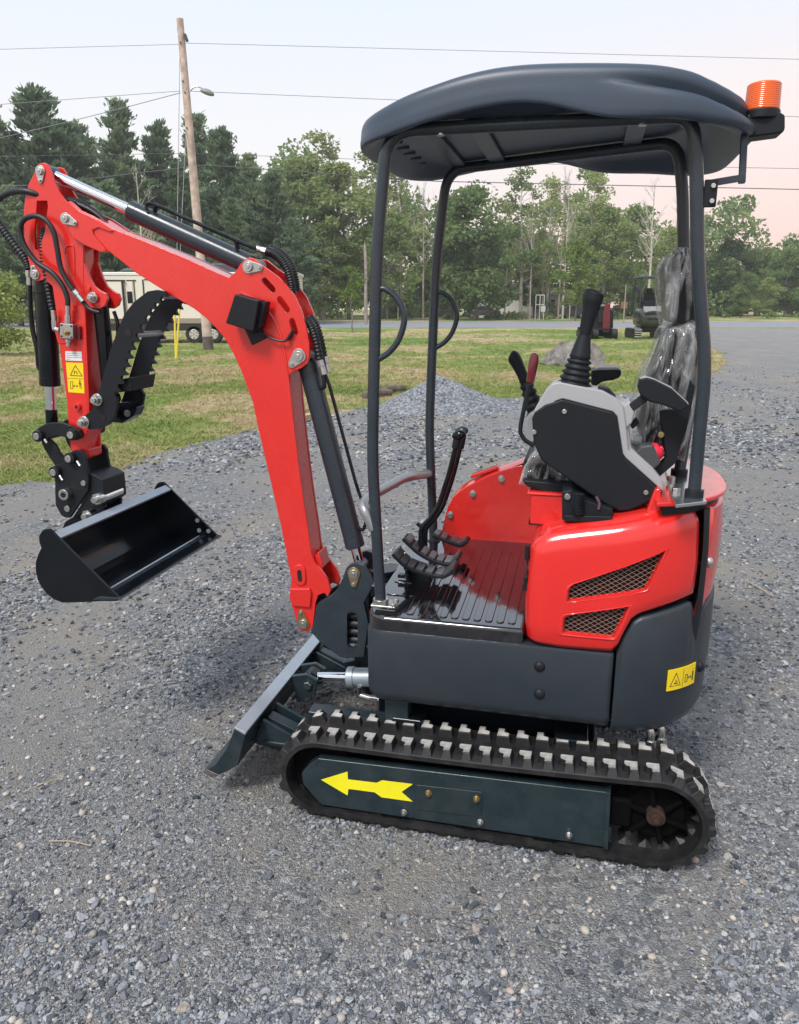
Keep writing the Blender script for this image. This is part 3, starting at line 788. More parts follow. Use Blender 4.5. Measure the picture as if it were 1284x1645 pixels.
# ---------- beacon on its bracket
YBK = .30
bk = [P(a, b, YBK) for a, b in ((1130, 300), (1137, 300), (1195, 291), (1195, 283), (1199, 278), (1201, 258), (1190, 258))]
bq = P(1140, 312, YBK)
brk = part(MB().box((bq.x, YBK+.015, bq.z), (.030, .012, .062)), 'beacon_bracket', MATTE, .002)
a0, a1, a2 = P(1142, 294, YBK), P(1196, 285, YBK), P(1196, 215, YBK-.02)
MB().tube([a0, a1], .0105, 4).build('bracket_arm', GREYP, brk, .001)
MB().tube([a1+Vector((.004, 0, -.012)), a2], .0105, 4).build('bracket_upright', GREYP, brk, .001)
for dz in (.016, -.018): MB().disc((bq.x-.004, YBK+.024, bq.z+dz), .006, .008, 6).build('bracket_bolt', STEEL, brk, .0005)
b0 = P(1231, 203, YBK-.05)
MB().prism(XZ([(1200, 184), (1200, 218), (1207, 220), (1258, 213), (1262, 207), (1262, 184), (1255, 180), (1225, 177)], YBK-.03), YBK-.10, YBK-.03).build('beacon_mount', MATTE, brk, .006)
bc_ = P(1224, 178, YBK-.06)
bcn = part(MB().cyl(bc_+Vector((0, 0, -.022)), bc_, .042, 32), 'beacon', MATTE, .004)
rads = []; zz = []
zc = 0
hL = .060
for i in range(57):
    t = i/56; r_ = .040-.002*t-(.0008 if i % 4 < 2 else 0)
    if t > .93: r_ -= .008*((t-.93)/.07)**2
    rads.append(r_); zz.append(bc_+Vector((0, 0, hL*t)))
MB().tube(zz, rads, 32).build('beacon_lens', ORANGE, bcn, 0, 60)

# ---------- seat with its plastic wrap
st = MB()
sq0, sq1 = P(838, 782, .16), P(960, 792, .16)
cush = part(MB().box(((sq0.x-.42)/2, -.02, 1.085), (sq0.x+.42, .38, .075)), 'seat_cushion', SEATM, .03, 40, None, 4)
def bag(name, polypx, y0, y1, parent, swell, seed):
    """thin film hung round a shape: an outline in side view, wrinkled"""
    n = 14; rg = []
    pl = XZ(polypx, y1); pts = []
    for a, b in zip(pl, pl[1:]+pl[:1]):
        for k in range(5): pts.append((a[0]+(b[0]-a[0])*k/5, a[1]+(b[1]-a[1])*k/5))
    c = Vector((sum(p[0] for p in pts)/len(pts), sum(p[1] for p in pts)/len(pts)))
    prof = [(0, .0), (.0, .6), (.0, .95), (.03, 1.0), (.35, 1.0), (.7, 1.0), (.97, 1.0), (1, .95), (1, .75), (1, .5), (1, .25), (1, 0.02)]
    for (v, f_) in prof:
        row = []
        for (x, z) in pts:
            q = c+(Vector((x, z))-c)*(f_+swell*(1 if f_ > .5 else 0)); y = y0+(y1-y0)*v
            p = Vector((q.x, y, q.y)); d = noise.noise_vector(p*17+Vector((seed, 0, 0)))*.005+noise.noise_vector(p*38+Vector((0, seed, 0)))*.004
            row.append(p+d*(1 if f_ > .3 else .4)+Vector((0, (.004 if v > .5 else -.004)*(1 if f_ < .95 else 0), 0)))
        rg.append(row)
    return MB().rings(rg, True).build(name, FILM, parent, 0, 70)
sbk = [(1040, 735), (1030, 700), (1052, 612), (1066, 580), (1078, 548), (1088, 530), (1110, 520), (1124, 530), (1122, 600), (1098, 735)]
bk1 = part(MB().prism(XZ(sbk, .17), -.20, .17), 'seat_backrest', SEATM, .03, 40, None, 4)
hrp = [(1084, 519), (1080, 500), (1078, 425), (1084, 408), (1096, 402), (1118, 404), (1126, 430), (1124, 510), (1112, 522)]
hr1 = part(MB().prism(XZ(hrp, .16), -.19, .16), 'seat_headrest', SEATM, .02, 40, None, 4)
bag('plastic_wrap', [(1016, 714), (1023, 678), (1040, 610), (1058, 575), (1070, 545), (1080, 528), (1112, 516), (1130, 530), (1126, 610), (1100, 740)], -.21, .18, bk1, .02, 1)
bag('plastic_wrap', [(1078, 524), (1072, 500), (1071, 425), (1079, 405), (1095, 397), (1122, 400), (1132, 430), (1128, 512), (1112, 526)], -.21, .17, hr1, .02, 5)
bag('plastic_wrap', [(834, 776), (841, 752), (853, 732), (862, 724), (880, 735), (930, 775), (920, 784), (860, 790)], -.2, .17, cush, .01, 9)
part(MB().prism(XZ([(838, 771), (846, 781), (870, 790), (910, 798), (940, 794), (930, 778)], .21), -.19, .21), 'seat_pan', MATTE, .006)
# seat frame behind, with its bolt
part(MB().prism(XZ([(1060, 660), (1100, 655), (1110, 610), (1118, 620), (1104, 690), (1085, 745), (1058, 768), (1047, 757), (1070, 735)], .215), .19, .215), 'seat_frame', MATTE, .004)
q = P(1062, 698, .218); part(MB().disc((q.x, .219, q.z), .0085, .012, 16), 'seat_bolt', BRASS, .002)
q0, q1 = P(1098, 600, -.06), P(1078, 740, -.06)

# ---------- left console (tilted back), grips, armrest
YK = .29
def console(dx, dz, y0, y1, detail):
    def pp(pts): return [(x+dx, z+dz) for x, z in XZ(pts, YK)]
    body = [(854.7, 673), (859, 662), (876, 650), (892.5, 645), (904, 641), (985, 662), (992, 670), (1000.5, 729), (1005, 736), (1065, 791), (1062, 799), (1013, 820), (996, 822), (968, 808), (923, 777), (870, 740), (857.5, 712)]
    c = part(MB().prism(pp(body), y1-.02, y1), 'console', MATTE, .006, 32, None, 3)
    trim = [(853.5, 676), (857.5, 660.5), (876, 628), (887, 617), (898, 614), (968, 628), (990, 640), (1002, 648), (1016, 648), (1022, 662), (1012, 690), (1016, 723.6), (1049.5, 754), (1066, 776), (1066, 791), (1040, 810), (1000, 818), (970, 805), (870, 738), (856, 712)]
    MB().prism(pp(trim), y0, y1-.018).build('console_trim', LGREY, c, .010, 32, 3)
    rim = [(857.5, 660.5), (876, 628), (887, 617), (898, 614), (968, 628), (990, 640), (1002, 655), (1007, 690), (1010, 724), (1049.5, 758), (1066, 782), (1066, 791), (1005, 736), (1000.5, 729), (992, 670), (985, 662), (904, 641), (892.5, 645), (882, 662), (866, 672)]
    MB().prism(pp(rim), y1-.019, y1-.004).build('console_rim', LGREY, c, .004, 32, 3)
    for a, b in ((907, 661), (1038, 791), (858.5, 694)):
        q = P(a, b, YK); MB().disc((q.x+dx, y1+.002, q.z+dz), .0065, .006, 12).build('console_screw', STEEL, c, .001)
    return c
con = console(0, 0, .17, YK, True)
def joystick(base, lean, parent, s_=1, yaw=0):
    """bellows boot, stem and grip; base = centre of the boot foot, lean = axis"""
    ax_ = Vector(lean).normalized(); b = Vector(base); pth = []; rad = []
    for i in range(21):
        t = i/20; pth.append(b+ax_*(.078*s_*t)); rad.append((.043-.017*t)*s_+(.0045*s_ if i % 4 < 2 else -.002))
    MB().tube(pth, rad, 20).build('joystick_boot', RUB if False else MATTE, parent, 0, 70)
    t0 = b+ax_*.072*s_
    MB().tube([t0, t0+ax_*.062*s_], [.029*s_, .0165*s_], 18).build('joystick_stem', MATTE, parent, .002, 50)
    fwd = Vector((1, 0, 0)); g0 = t0+ax_*.058*s_
    pts = [g0, g0+ax_*.03*s_, g0+ax_*.065*s_-fwd*.002, g0+ax_*.092*s_-fwd*.002, g0+ax_*.110*s_-fwd*.003, g0+ax_*.122*s_-fwd*.005]
    MB().tube(cr(pts, 5), [(.0135+.0115*min(1, i/16)**1.3)*s_*(1 if i < 23 else (.9, .72, .42)[i-23]) for i in range(26)], 18, 0, True, (1.0, 1.15)).build('joystick_grip', MATTE, parent, .003, 70)
jb, jt = P(923, 618, .235), P(938, 545, .235)
joystick(jb, jt-jb, con, 1.0)
arm_px = [(1025, 622), (1028.5, 609), (1038, 606), (1052, 610), (1080, 624), (1105.6, 648), (1106, 655), (1094, 662), (1063.5, 650), (1044, 646), (1028, 634)]
ar1 = part(MB().prism(XZ(arm_px, .30), .255, .30), 'armrest', MATTE, .012, 40, None, 4)
MB().prism(XZ([(1028.5, 609), (1038, 605.5), (1052, 609.5), (1080, 623), (1106.5, 647), (1108, 652), (1102, 648), (1078, 629), (1050, 614), (1036, 611)], .303), .255, .296).build('armrest_edge', LGREY, ar1, .003)
s0, s1 = P(1014, 655, .27), P(1042, 634, .27)
MB().tube([s0, s1], .0165, 4).build('armrest_stem', MATTE, ar1, .003)
MB().prism(XZ([(1000, 652), (1012, 643), (1022, 657), (1016, 680), (1006, 690)], .28), .19, .28).build('stem_socket', LGREY, con, .006)
MB().prism(XZ([(958, 629), (964, 621), (978, 625), (992, 641), (988, 648)], .27), .2, .262).build('console_switch', MATTE, con, .003)
MB().prism(XZ([(1012, 682), (1024, 672), (1028, 680), (1016, 690)], .24), .2, .24).build('latch', MATTE, con, .003)
sw = part(MB().prism(XZ([(1017, 730), (1030, 717), (1050, 714), (1063, 744), (1047, 758)], .25), .19, .25), 'switch_box', mat('grey_switch_plastic', (.055, .055, .06), .5), .006)
k0, k1 = P(1050, 727, .22), P(1062, 720, .22)
MB().tube([k0, k0.lerp(k1, .5), k1], [.027, .026, .018], 12).box(k1, (.012, .028, .012), Matrix.Rotation(R(25), 3, 'Y')).build('isolator_knob', SRED, sw, .003)
lv = [P(a, b, .255) for a, b in ((858, 716), (850, 711), (842, 706), (836, 695), (836.5, 684), (843, 652), (850, 617))]
lev_ = part(MB().tube(fillet(lv, 4, .02), .0062, 10), 'lock_lever', MATTE, 0, 60)
g = [P(852, 614, .255), P(855, 596, .255), P(858, 578, .255), P(859.5, 569, .255), P(860, 567, .255)]
MB().tube(g, [.011, .0125, .0135, .010, .004], 16).build('lever_grip', DRED, lev_, .002, 60)
# console foot bracket on the red base
bf = part(MB().prism(XZ([(903, 836), (903, 790), (918, 787), (932, 800), (985, 818), (985, 836)], .315), .2, .315), 'console_bracket', MATTE, .004)
MB().prism(XZ([(906, 828), (984, 830), (984, 840), (908, 838)], .33), .2, .33).build('bracket_plate', MATTE, bf, .003)
q = P(943, 846, .29); MB().cyl((q.x, .29, q.z-.03), (q.x, .29, q.z+.01), .022, 20).build('bracket_pivot', MATTE, bf, .002)
rc_ = [P(a, b, .325) for a, b in ((930, 792), (928, 810), (930, 826))]
MB().tube(cr(rc_, 14), [.014+.003*(i % 2) for i in range(29)], 12).build('cable_boot', MATTE, bf, 0, 70)
MB().tube(cr([P(a, b, .32) for a, b in ((958, 798), (963, 808), (962, 818))], 5), .004, 8).build('wiring', mat('mauve_wire', (.12, .06, .08), .5), bf)
MB().disc((P(912, 798, .32).x, .318, P(912, 798, .32).z), .009, .008, 8).build('bracket_bolt', STEEL, bf, .001)

# right console further forward, its grip and armrest
YQ = -.2
c2 = part(MB().prism(XZ([(842, 700), (843, 676), (850, 664), (864, 656), (900, 660), (960, 690), (960, 760), (870, 740), (850, 715)], YQ), YQ-.1, YQ), 'console', LGREY, .012, 32, None, 3)
jb2, jt2 = P(862, 664, YQ-.04), P(844, 612, YQ-.04)
ax2 = (jt2-jb2).normalized(); pth = [jb2+ax2*(.12*i/20) for i in range(21)]
MB().tube(pth, [.030-.012*i/20+(.004 if i % 4 < 2 else -.001) for i in range(21)], 16).build('joystick_boot', MATTE, c2, 0, 70)
g2 = [P(a, b, YQ-.04) for a, b in ((852, 634), (842, 608), (834, 590), (826, 575), (819, 571))]
MB().tube(cr(g2, 5), [.021, .0205, .02, .019, .018, .018, .018, .018, .0185, .019, .0195, .02, .021, .0215, .022, .0225, .0225, .022, .021, .019, .012], 16).build('joystick_grip', MATTE, c2, .003, 70)
am2 = [(950, 618), (950, 594), (962, 591), (993, 591), (999, 597), (997, 606), (985, 611), (968, 613), (956, 622)]
a2 = part(MB().prism(XZ(am2, -.22), -.30, -.22), 'armrest', MATTE, .012, 40, None, 4)
MB().prism(XZ([(948, 596), (962, 590), (993, 590), (1000, 596), (993, 594), (962, 594.5)], -.218), -.29, -.218).build('armrest_edge', LGREY, a2, .002)

# ---------- pedals and travel levers
def pedal(px, y, wd, n, parent=None, blocks=True):
    path = [P(a, b, y) for a, b in px]; c = cr(path, 8)
    mb = MB(); rows = []
    for i, q in enumerate(c):
        t = (c[min(i+1, len(c)-1)]-c[max(0, i-1)]).normalized(); nv = Vector((-t.z, 0, t.x)); nv = nv if nv.z > 0 else -nv
        rows.append([q+Vector((0, -wd/2, 0)), q+Vector((0, wd/2, 0)), q+Vector((0, wd/2, 0))-nv*.010, q+Vector((0, -wd/2, 0))-nv*.010])
    p_ = part(MB().rings(rows, True, True, True), 'foot_pedal', MATTE, .0025)
    m = len(c)
    for k in range(n):
        i = int((k+.5)*(m-1)/n); q = c[i]; t = (c[min(i+1, m-1)]-c[max(0, i-1)]).normalized(); nv = Vector((-t.z, 0, t.x)); nv = nv if nv.z > 0 else -nv
        u = Vector((0, 1, 0)); ln = sum((c[j+1]-c[j]).length for j in range(m-1))/n*.84
        M = Matrix((t, u, nv)).transposed()
        MB().box(q+nv*.003, (ln, wd*.92, .010), M).build('tread_block', BLKRUB, p_, .002)
    return p_
pd1 = pedal([(636, 884), (656, 903), (684, 914), (715, 919), (732, 907)], .11, .072, 8)
pd2 = pedal([(652, 860), (676, 882), (702, 896), (727, 900), (738, 890)], .03, .072, 8)
pd3 = pedal([(698, 855), (712, 861), (730, 868), (742, 871), (752, 865)], -.16, .065, 5)
q = P(676, 920, .07)
pb = part(MB().prism(XZ([(646, 900), (690, 915), (696, 938), (664, 940)], .07), .02, .09), 'pedal_bracket', BLACK, .004)
lk = MB()
for a, b in ((653, 912), (654, 925), (655, 938)): 
    qq = P(a, b, .10); lk.ell(qq, (.010, .010, .010), 10, 8)
lk.tube([P(653, 912, .10), P(656, 950, .10)], .006, 8).box(P(652, 925, .085), (.05, .02, .012)).tube([P(656, 945, .1), P(672, 962, .06)], .008, 8)
lk.build('pedal_linkage', BLACK, pb, .001)
for y, dx in ((.03, 0), (-.035, 7)):
    pts = [P(a+dx, b, y) for a, b in ((676, 880), (676.5, 848), (690, 835), (704, 815), (721, 765), (733, 716))]
    lv_ = part(MB().tube(fillet(pts, 5, .04), .0085, 10), 'travel_lever', BLACK, 0, 60)
    k = [P(a+dx, b, y) for a, b in ((732, 720), (735, 705), (737, 697))]
    MB().tube(k, [.013, .013, .012], 12).build('lever_socket', MATTE, lv_, .002)
    e = P(737.5+dx*.6, 699-dx*.9, y+.005)
    MB().ell(e, (.023, .014, .015), 16, 10, Matrix.Rotation(R(15), 3, 'Y')).build('lever_knob', BLACK if dx == 0 else GREYP, lv_, 0, 70)
e = P(673, 843, .03); part(MB().cyl(e+Vector((.006, 0, .005)), e+Vector((-.01, 0, -.008)), .007, 8), 'lever_stop', MATTE, .001)

# ============================================================ front attachment
# ---------- swing bracket
YS = .075
sw_px = [(572, 904), (563, 906), (556.5, 912), (551, 928), (546, 939), (540, 949), (531, 957), (512, 968), (507, 978), (505, 1000), (499, 1015), (514, 1032), (545, 1055), (556.5, 1058), (585, 1056), (592, 1000), (585, 969), (602, 936.5), (589, 916), (583, 908)]
swp = XZ(sw_px, YS)
for y0, y1 in ((YS-.018, YS), (-YS, -YS+.018)):
    b_ = part(MB().prism(swp, y0, y1), 'swing_bracket', GREYP, .003)
    cut(b_, MB().prism(capsule(XZ([(566, 991)], YS)[0], XZ([(566, 1034)], YS)[0], .019, 6), y0-.02, y1+.02)) if y1 > 0 else None
part(MB().prism([(x, z) for x, z in XZ([(505, 990), (500, 1014), (514, 1030), (545, 1053), (552, 1050), (520, 1020), (514, 995)], YS)], -YS+.01, YS-.01), 'bracket_web', GREYP, .003)
sp = P(600, 1000, 0)
part(MB().cyl((.42, 0, .40), (.42, 0, .68), .05, 28).box((.395, 0, .42), (.07, .24, .04)).box((.395, 0, .64), (.07, .24, .04)), 'swing_post', BLACK, .004)
for i in range(4):
    z = .425+.030*i
    hs = cr([(.58, .03, z-.012), (.50, .045, z), (.40, .04, z-.01)], 12); part(MB().tube(hs, [.0135+.0018*(j % 2) for j in range(len(hs))], 10), 'hose', HOSE, 0, 70)
def pinplate(px, tail, y, parent, r=.017, m=STEEL):
    """pin head with its keeper plate running to a small bolt"""
    a, b = P(*px, y), P(*tail, y); pl = []
    d = Vector((b.x-a.x, b.z-a.z)); an = math.atan2(d.y, d.x); r1, r2 = r*1.45, r*.72
    for i in range(13): t = an+PI*.53+PI*.94*i/12; pl.append((a.x+r1*math.cos(t), a.z+r1*math.sin(t)))
    for i in range(9): t = an-PI*.47+PI*.94*i/8; pl.append((b.x+r2*math.cos(t), b.z+r2*math.sin(t)))
    o = MB().prism(pl, y, y+.005).build('pin_keeper', m, parent, .001)
    MB().disc((a.x, y+.008, a.z), r, .008, 22).disc((a.x, y+.0125, a.z), r*.45, .003, 14).disc((b.x, y+.008, b.z), r*.42, .008, 6).build('pin', STEEL, parent, .0015)
pinplate((569, 921), (569, 938), YS, b_, .0155, BRASS)
# ---------- boom
YBM = .058
boom_px = [(107, 340), (106, 325), (112, 322), (130, 338), (150, 347), (181, 367), (230, 386), (300, 415), (350, 438), (368, 445), (378, 437), (386, 424), (394, 416), (401, 413), (408, 415), (424, 428), (446, 444), (462, 460), (474, 477), (484, 499), (491, 522), (497, 552), (497.5, 570), (494, 584), (485, 591), (472, 597), (464, 603),
           (465, 612), (470, 661), (479, 739), (487, 800), (495, 850), (500, 889), (506, 905), (516, 916), (526, 930), (532, 948), (528, 957), (520, 953), (511, 957), (507.5, 968), (505, 990), (503.5, 1004), (498, 1013), (488, 1015.5), (480, 1010), (474, 990), (468, 972), (466, 950), (468, 930), (464, 910), (452, 848), (434, 770), (418, 702), (406, 646), (400, 630), (390, 602), (376, 570), (362, 545), (346, 526), (331, 511), (312, 496), (265, 468), (218, 438), (174, 403), (165, 406), (137, 394), (118, 382), (106, 362)]
bpl = XZ(boom_px, YBM)
slots = [((425, 451), (438, 465)), ((450, 481), (461, 497)), ((469, 516), (474, 533))]
slx = [(XZ([a], YBM)[0], XZ([b], YBM)[0]) for a, b in slots]
boom = None
for y0, y1 in ((YBM-.012, YBM), (-YBM, -YBM+.012)):
    o = part(MB().prism(bpl, y0, y1), 'boom_side_plate', RED, .0025, 30, boom)
    cm = MB()
    for a, b in slx: cm.prism(capsule(a, b, .0105, 6), y0-.02, y1+.02)
    cut(o, cm)
    if boom is None: boom = o
boom.name = 'boom'
core_px = [(150, 349), (181, 368.6), (230, 386.6), (300, 415.8), (350, 439), (368, 446.5), (385, 458), (410, 474), (432, 497), (448, 522), (458, 548), (463, 580), (463.5, 603), (469, 661), (478, 739), (486, 800), (494, 850), (499, 889), (504, 920), (500, 950), (490, 985), (480, 985), (471, 950), (469, 930), (453.5, 848), (435.5, 770), (419.5, 702), (407.5, 646), (401.5, 630), (391.5, 602), (377.5, 570), (363.2, 545.5), (347, 527), (332, 512), (312.5, 497), (265.5, 469), (218.5, 439.2), (175, 404), (166, 395), (150, 372)]
MB().prism(XZ(core_px, YBM), -YBM+.011, YBM-.011).build('boom_box', RED, boom, .002)
# reinforcing plate and weld lines on the fork, strengthening lip along the rear
MB().prism(XZ([(106, 341), (106, 326), (112, 323.5), (130, 339.5), (150, 348.5), (180, 367.5), (183, 372), (178, 373), (160, 366), (150, 370), (152, 378), (170, 398), (172, 404), (165, 406), (137, 394), (118, 382), (107, 362)], YBM), YBM-.001, YBM+.006).build('fork_plate', RED, boom, .003)
lip = cr([P(a, b, YBM) for a, b in ((388, 470), (415, 484), (436, 506), (450, 535), (458, 570), (462, 600))], 6)
MB().tube(lip, .0045, 6).build('weld_bead', RED, boom)
# foot casting: raised slot boss and lower block
MB().prism(capsule(XZ([(482, 916)], YBM)[0], XZ([(483, 931)], YBM)[0], .022, 8), YBM-.002, YBM+.006).build('slot_boss', RED, boom, .004)
MB().prism(capsule(XZ([(482, 918)], YBM)[0], XZ([(483, 930)], YBM)[0], .008, 6), YBM+.004, YBM+.0068).build('slot_recess', VOID, boom)
MB().prism(XZ([(467, 944), (499, 944), (502, 952), (500, 975), (472, 973), (466, 960)], YBM), YBM-.004, YBM+.010).build('foot_block', RED, boom, .005)
MB().prism(XZ([(500, 897), (513, 886), (519, 912), (507, 926)], YBM-.02), -YBM+.02, YBM-.02).build('foot_rib', RED, boom, .003)
pinplate((488, 1001), (484, 984), YBM, boom, .0155, BRASS)
pinplate((400.5, 428.5), (418, 430), YBM, boom, .0145)
pinplate((480.5, 572), (469.5, 585), YBM, boom, .0165)
pinplate((106, 351), (121, 358), YBM+.006, boom, .013)
# ---------- work light on the boom
lc = P(397, 503, YBM+.035); Mx = Matrix.Rotation(R(24), 3, 'Y')
wl = part(MB().box(P(406, 525, YBM+.004), (.055, .008, .10), Mx), 'work_light_bracket', MATTE, .002)
lx = XZ([(377, 472), (416, 483), (407, 533), (362, 519)], YBM+.07)
MB().prism(lx, YBM+.012, YBM+.07).build('work_light', MATTE, wl, .004)
inr = XZ([(418, 486), (428, 484), (418, 527), (404, 536)], YBM+.05)
MB().prism(inr, YBM+.012, YBM+.05).build('light_housing', MATTE, wl, .003)
cb = cr([P(a, b, YBM+.016) for a, b in ((404, 518), (420, 534), (440, 545), (456, 548), (464, 543))], 6)
MB().tube(cb, .0036, 8).build('light_cable', HOSE, wl)
MB().tube([P(462, 546, YBM+.012), P(472, 530, YBM+.006)], .0062, 8).build('cable_plug', MATTE, wl, .001)
# ---------- hydraulic cylinders
def cylinder(name, a, b, split, rb, rr2, m=GREYP, collar=True, eye=(.026, .05)):
    """barrel from a to the split, chrome rod from there to b"""
    a, b = Vector(a), Vector(b); s_ = a.lerp(b, split); d = (b-a).normalized()
    o = part(MB().cyl(a+d*.02, s_, rb, 28), name, m, .004)
    MB().cyl(s_-d*.03, s_+d*.003, rb*1.02, 28).build('gland', m, o, .004)
    MB().cyl(s_, b-d*.012, rr2, 20).build('rod', CHROME, o)
    for q in (a, b): MB().cyl(q-Vector((0, eye[1]/2, 0)), q+Vector((0, eye[1]/2, 0)), eye[0], 22).build('rod_eye', m, o, .003)
    return o
aa, ab = P(399, 431, 0), P(74, 277, 0)
# the pin positions were read on the near plates; shift them on to the middle plane
def mid_xz(px, yread): q = P(*px, yread); return Vector((q.x, 0, q.z))
aa = mid_xz((400.5, 428.5), YBM); ab = mid_xz((65.5, 276), .05)
axc = cylinder('arm_cylinder', aa, ab, .0, .0335, .017) if False else None
sp_ = P(209, 345, 0); fr_ = (Vector((sp_.x, 0, sp_.z))-aa).dot(ab-aa)/(ab-aa).length_squared
ac = cylinder('arm_cylinder', aa, ab, fr_, .032, .0185)
pp = [P(a, b, .03) for a, b in ((236, 338), (235, 327), (246, 327), (393, 392), (411, 399))]
MB().tube(fillet(pp, 5, .02), .0062, 10).build('oil_pipe', BLACK, ac)
MB().tube([P(380, 387, .03), P(382, 400, .02)], .008, 8).tube([P(250, 329, .03), P(249, 340, .02)], .008, 8).build('pipe_clip', MATTE, ac, .001)
ba = mid_xz((480.5, 572), YBM); bb = mid_xz((569, 921), YS)
so_ = bb.lerp(ba, .18)
bo = cylinder('boom_cylinder', ba, bb, .90, .033, .018)
dd = (bb-ba)
sidev = Vector((-dd.z, 0, dd.x)).normalized(); sidev = sidev if sidev.x < 0 else -sidev
pipe = [ba+dd*.14+sidev*.075+Vector((0, .02, 0)), ba+dd*.22+sidev*.062+Vector((0, .02, 0)), ba+dd*.74+sidev*.080+Vector((0, .02, 0)), ba+dd*.82+sidev*.078+Vector((0, .02, 0)), ba+dd*.85+sidev*.035]
pipe = [P(a, b, .02) for a, b in ((522, 600), (529, 618), (574, 784), (583, 808), (589, 838), (583, 853), (574, 846))]
MB().tube(fillet(pipe, 5, .02), .0058, 10).build('oil_pipe', BLACK, bo)
MB().tube(fillet([P(519, 600, .03), P(522, 622, .03), P(516, 624, .02)], 4, .01), .007, 8).build('pipe_elbow', MATTE, bo, .001)
# ---------- dipper arm
YA = .046
arm_px = [(59.5, 268), (62, 263), (68, 261), (75, 263), (80, 271), (87, 293), (95, 308), (104, 321), (125, 345), (136, 372), (134, 393), (134.5, 480), (137, 543), (140, 636), (141.5, 690), (137, 700), (140, 735), (128, 736), (114, 722), (111, 700), (108, 650), (104, 620), (96, 560), (90, 500), (84, 460), (72, 449), (60, 452), (52, 448), (47, 425), (42, 400), (39, 380), (37.5, 345), (40, 318), (46, 295)]
apl = XZ(arm_px, YA); dip = None
for y0, y1 in ((YA-.011, YA), (-YA, -YA+.011)):
    o = part(MB().prism(apl, y0, y1), 'dipper_arm', RED, .0025, 30, dip)
    if y1 > 0:
        cut(o, MB().prism(XZ([(59, 322), (76, 322), (77, 332), (72, 372), (62, 402), (56, 400), (55, 370), (58, 340)], YA), y0-.02, y1+.02))
    if dip is None: dip = o
    else: o.name = 'arm_side_plate'
acore = [(84, 330), (100, 335), (120, 362), (130, 393), (130.5, 480), (133, 543), (136, 636), (138, 690), (134, 725), (122, 722), (114, 690), (110, 636), (100, 560), (92, 500), (88, 458), (82, 400)]
MB().prism([(x, z) for x, z in XZ(acore, YA)], -YA+.010, YA-.010).build('arm_box', RED, dip, .002)
MB().prism(XZ([(50, 310), (84, 325), (84, 458), (60, 440), (48, 400)], YA), -.012, .012).build('arm_web', RED, dip)
MB().prism([(x-.004, z) for x, z in XZ([(134.5, 490), (141, 640), (141.5, 690), (137, 690), (131, 490)], YA)], -YA+.001, YA-.001).build('arm_rear_plate', RED, dip, .002)
MB().prism(XZ([(86, 516), (118, 516), (119, 540), (121, 552), (94, 552), (88, 530)], YA), YA-.001, YA+.003).build('valve_pad', RED, dip, .002)
arc = [(104, 408), (106, 397), (113, 394), (119, 400), (120, 440)]
MB().tube(cr([P(a, b, YA) for a, b in arc], 5), .0035, 6).build('weld_bead', RED, dip)
MB().prism(XZ([(112, 712), (139, 722), (142, 722), (142, 732), (139, 738), (118, 727)], YA), -YA+.01, YA-.004).build('arm_tip', RED, dip, .004)
tl_px = [(133, 418), (137, 428), (142, 444), (150, 459), (160, 467), (169, 471), (172, 480), (168, 491), (160, 496), (149, 495), (134, 494)]
for y in (YA-.008, -YA+.008): MB().prism(XZ(tl_px, YA), y-.006, y+.006).build('thumb_cylinder_lug', RED, dip, .002)
pinplate((65.5, 275), (66, 290), YA, dip, .0125)
pinplate((57, 440), (54, 430), YA, dip, .0125)
q = P(151, 478, YA); MB().disc((q.x, YA+.006, q.z), .018, .006, 20).disc((q.x, YA+.014, q.z), .014, .014, 6).disc((q.x, YA+.024, q.z), .008, .012, 12).build('lug_bolt', STEEL, dip, .001)
q = P(143, 463, YA); MB().disc((q.x, YA, q.z), .007, .012, 12).build('lug_boss', RED, dip, .001)
q = P(126, 653, YA); MB().tube([(q.x, YA-.005, q.z), (q.x, YA+.012, q.z)], .012, 18).disc((q.x, YA+.0125, q.z), .006, .002, 14, 1).build('grease_boss', [RED, VOID], dip, .001)
q = P(107, 343, YA)
# decals on the arm
def decal(name, px, m, y, parent): return MB().prism(XZ(px, y), y-.001, y+.0006).build(name, m, parent)
wd = decal('text_label', [(105, 564), (131, 565), (132, 580), (105.5, 579)], WHITE, YA+.0008, dip)
for i in range(4):
    a = 566.8+3.4*i; n_ = 24 if i < 3 else 8
    mb = MB(); xx = 107
    rr3 = random.Random(i)
    while xx < 105+n_:
        l_ = rr3.uniform(1.2, 3.6); mb.prism(XZ([(xx, a), (xx+l_, a+.05), (xx+l_, a+1.1), (xx, a+1.05)], YA+.0015), YA+.0012, YA+.0018); xx += l_+.9
    mb.build('small_print', GINK, wd, 0, 0)
yd = decal('warning_label', [(106, 582), (133.5, 583), (136, 632), (110, 630)], YEL, YA+.0008, dip)
def pxstroke(name, segs, w_, y, parent, m=INK):
    mb = MB()
    for a, b, c, d in segs:
        p0, p1 = P(a, b, y), P(c, d, y); mb.tube([p0, p1], w_, 5)
    return mb.build(name, m, parent)
pxstroke('warning_triangle', [(113, 603, 132, 604), (132, 604, 121, 587), (121, 587, 113, 603), (119, 601, 120, 596), (124, 601, 123, 597), (119, 596, 124, 598)], .0011, YA+.0016, yd)
pxstroke('keep_clear_mark', [(113, 613, 113, 624), (113, 624, 117, 624), (117, 624, 117, 613), (117, 613, 113, 613), (119, 620, 124, 620), (127, 612, 129, 624), (129, 614, 131, 624), (126.5, 616, 131, 616.5), (127.5, 613, 128.5, 619), (129, 613, 129.5, 619), (117.8, 620, 119.5, 618.5), (117.8, 620, 119.5, 621.5), (125, 620, 123.3, 618.5), (125, 620, 123.3, 621.5)], .0009, YA+.0016, yd)
pxstroke('divider', [(107, 607.5, 134, 608.5)], .0006, YA+.0014, yd)
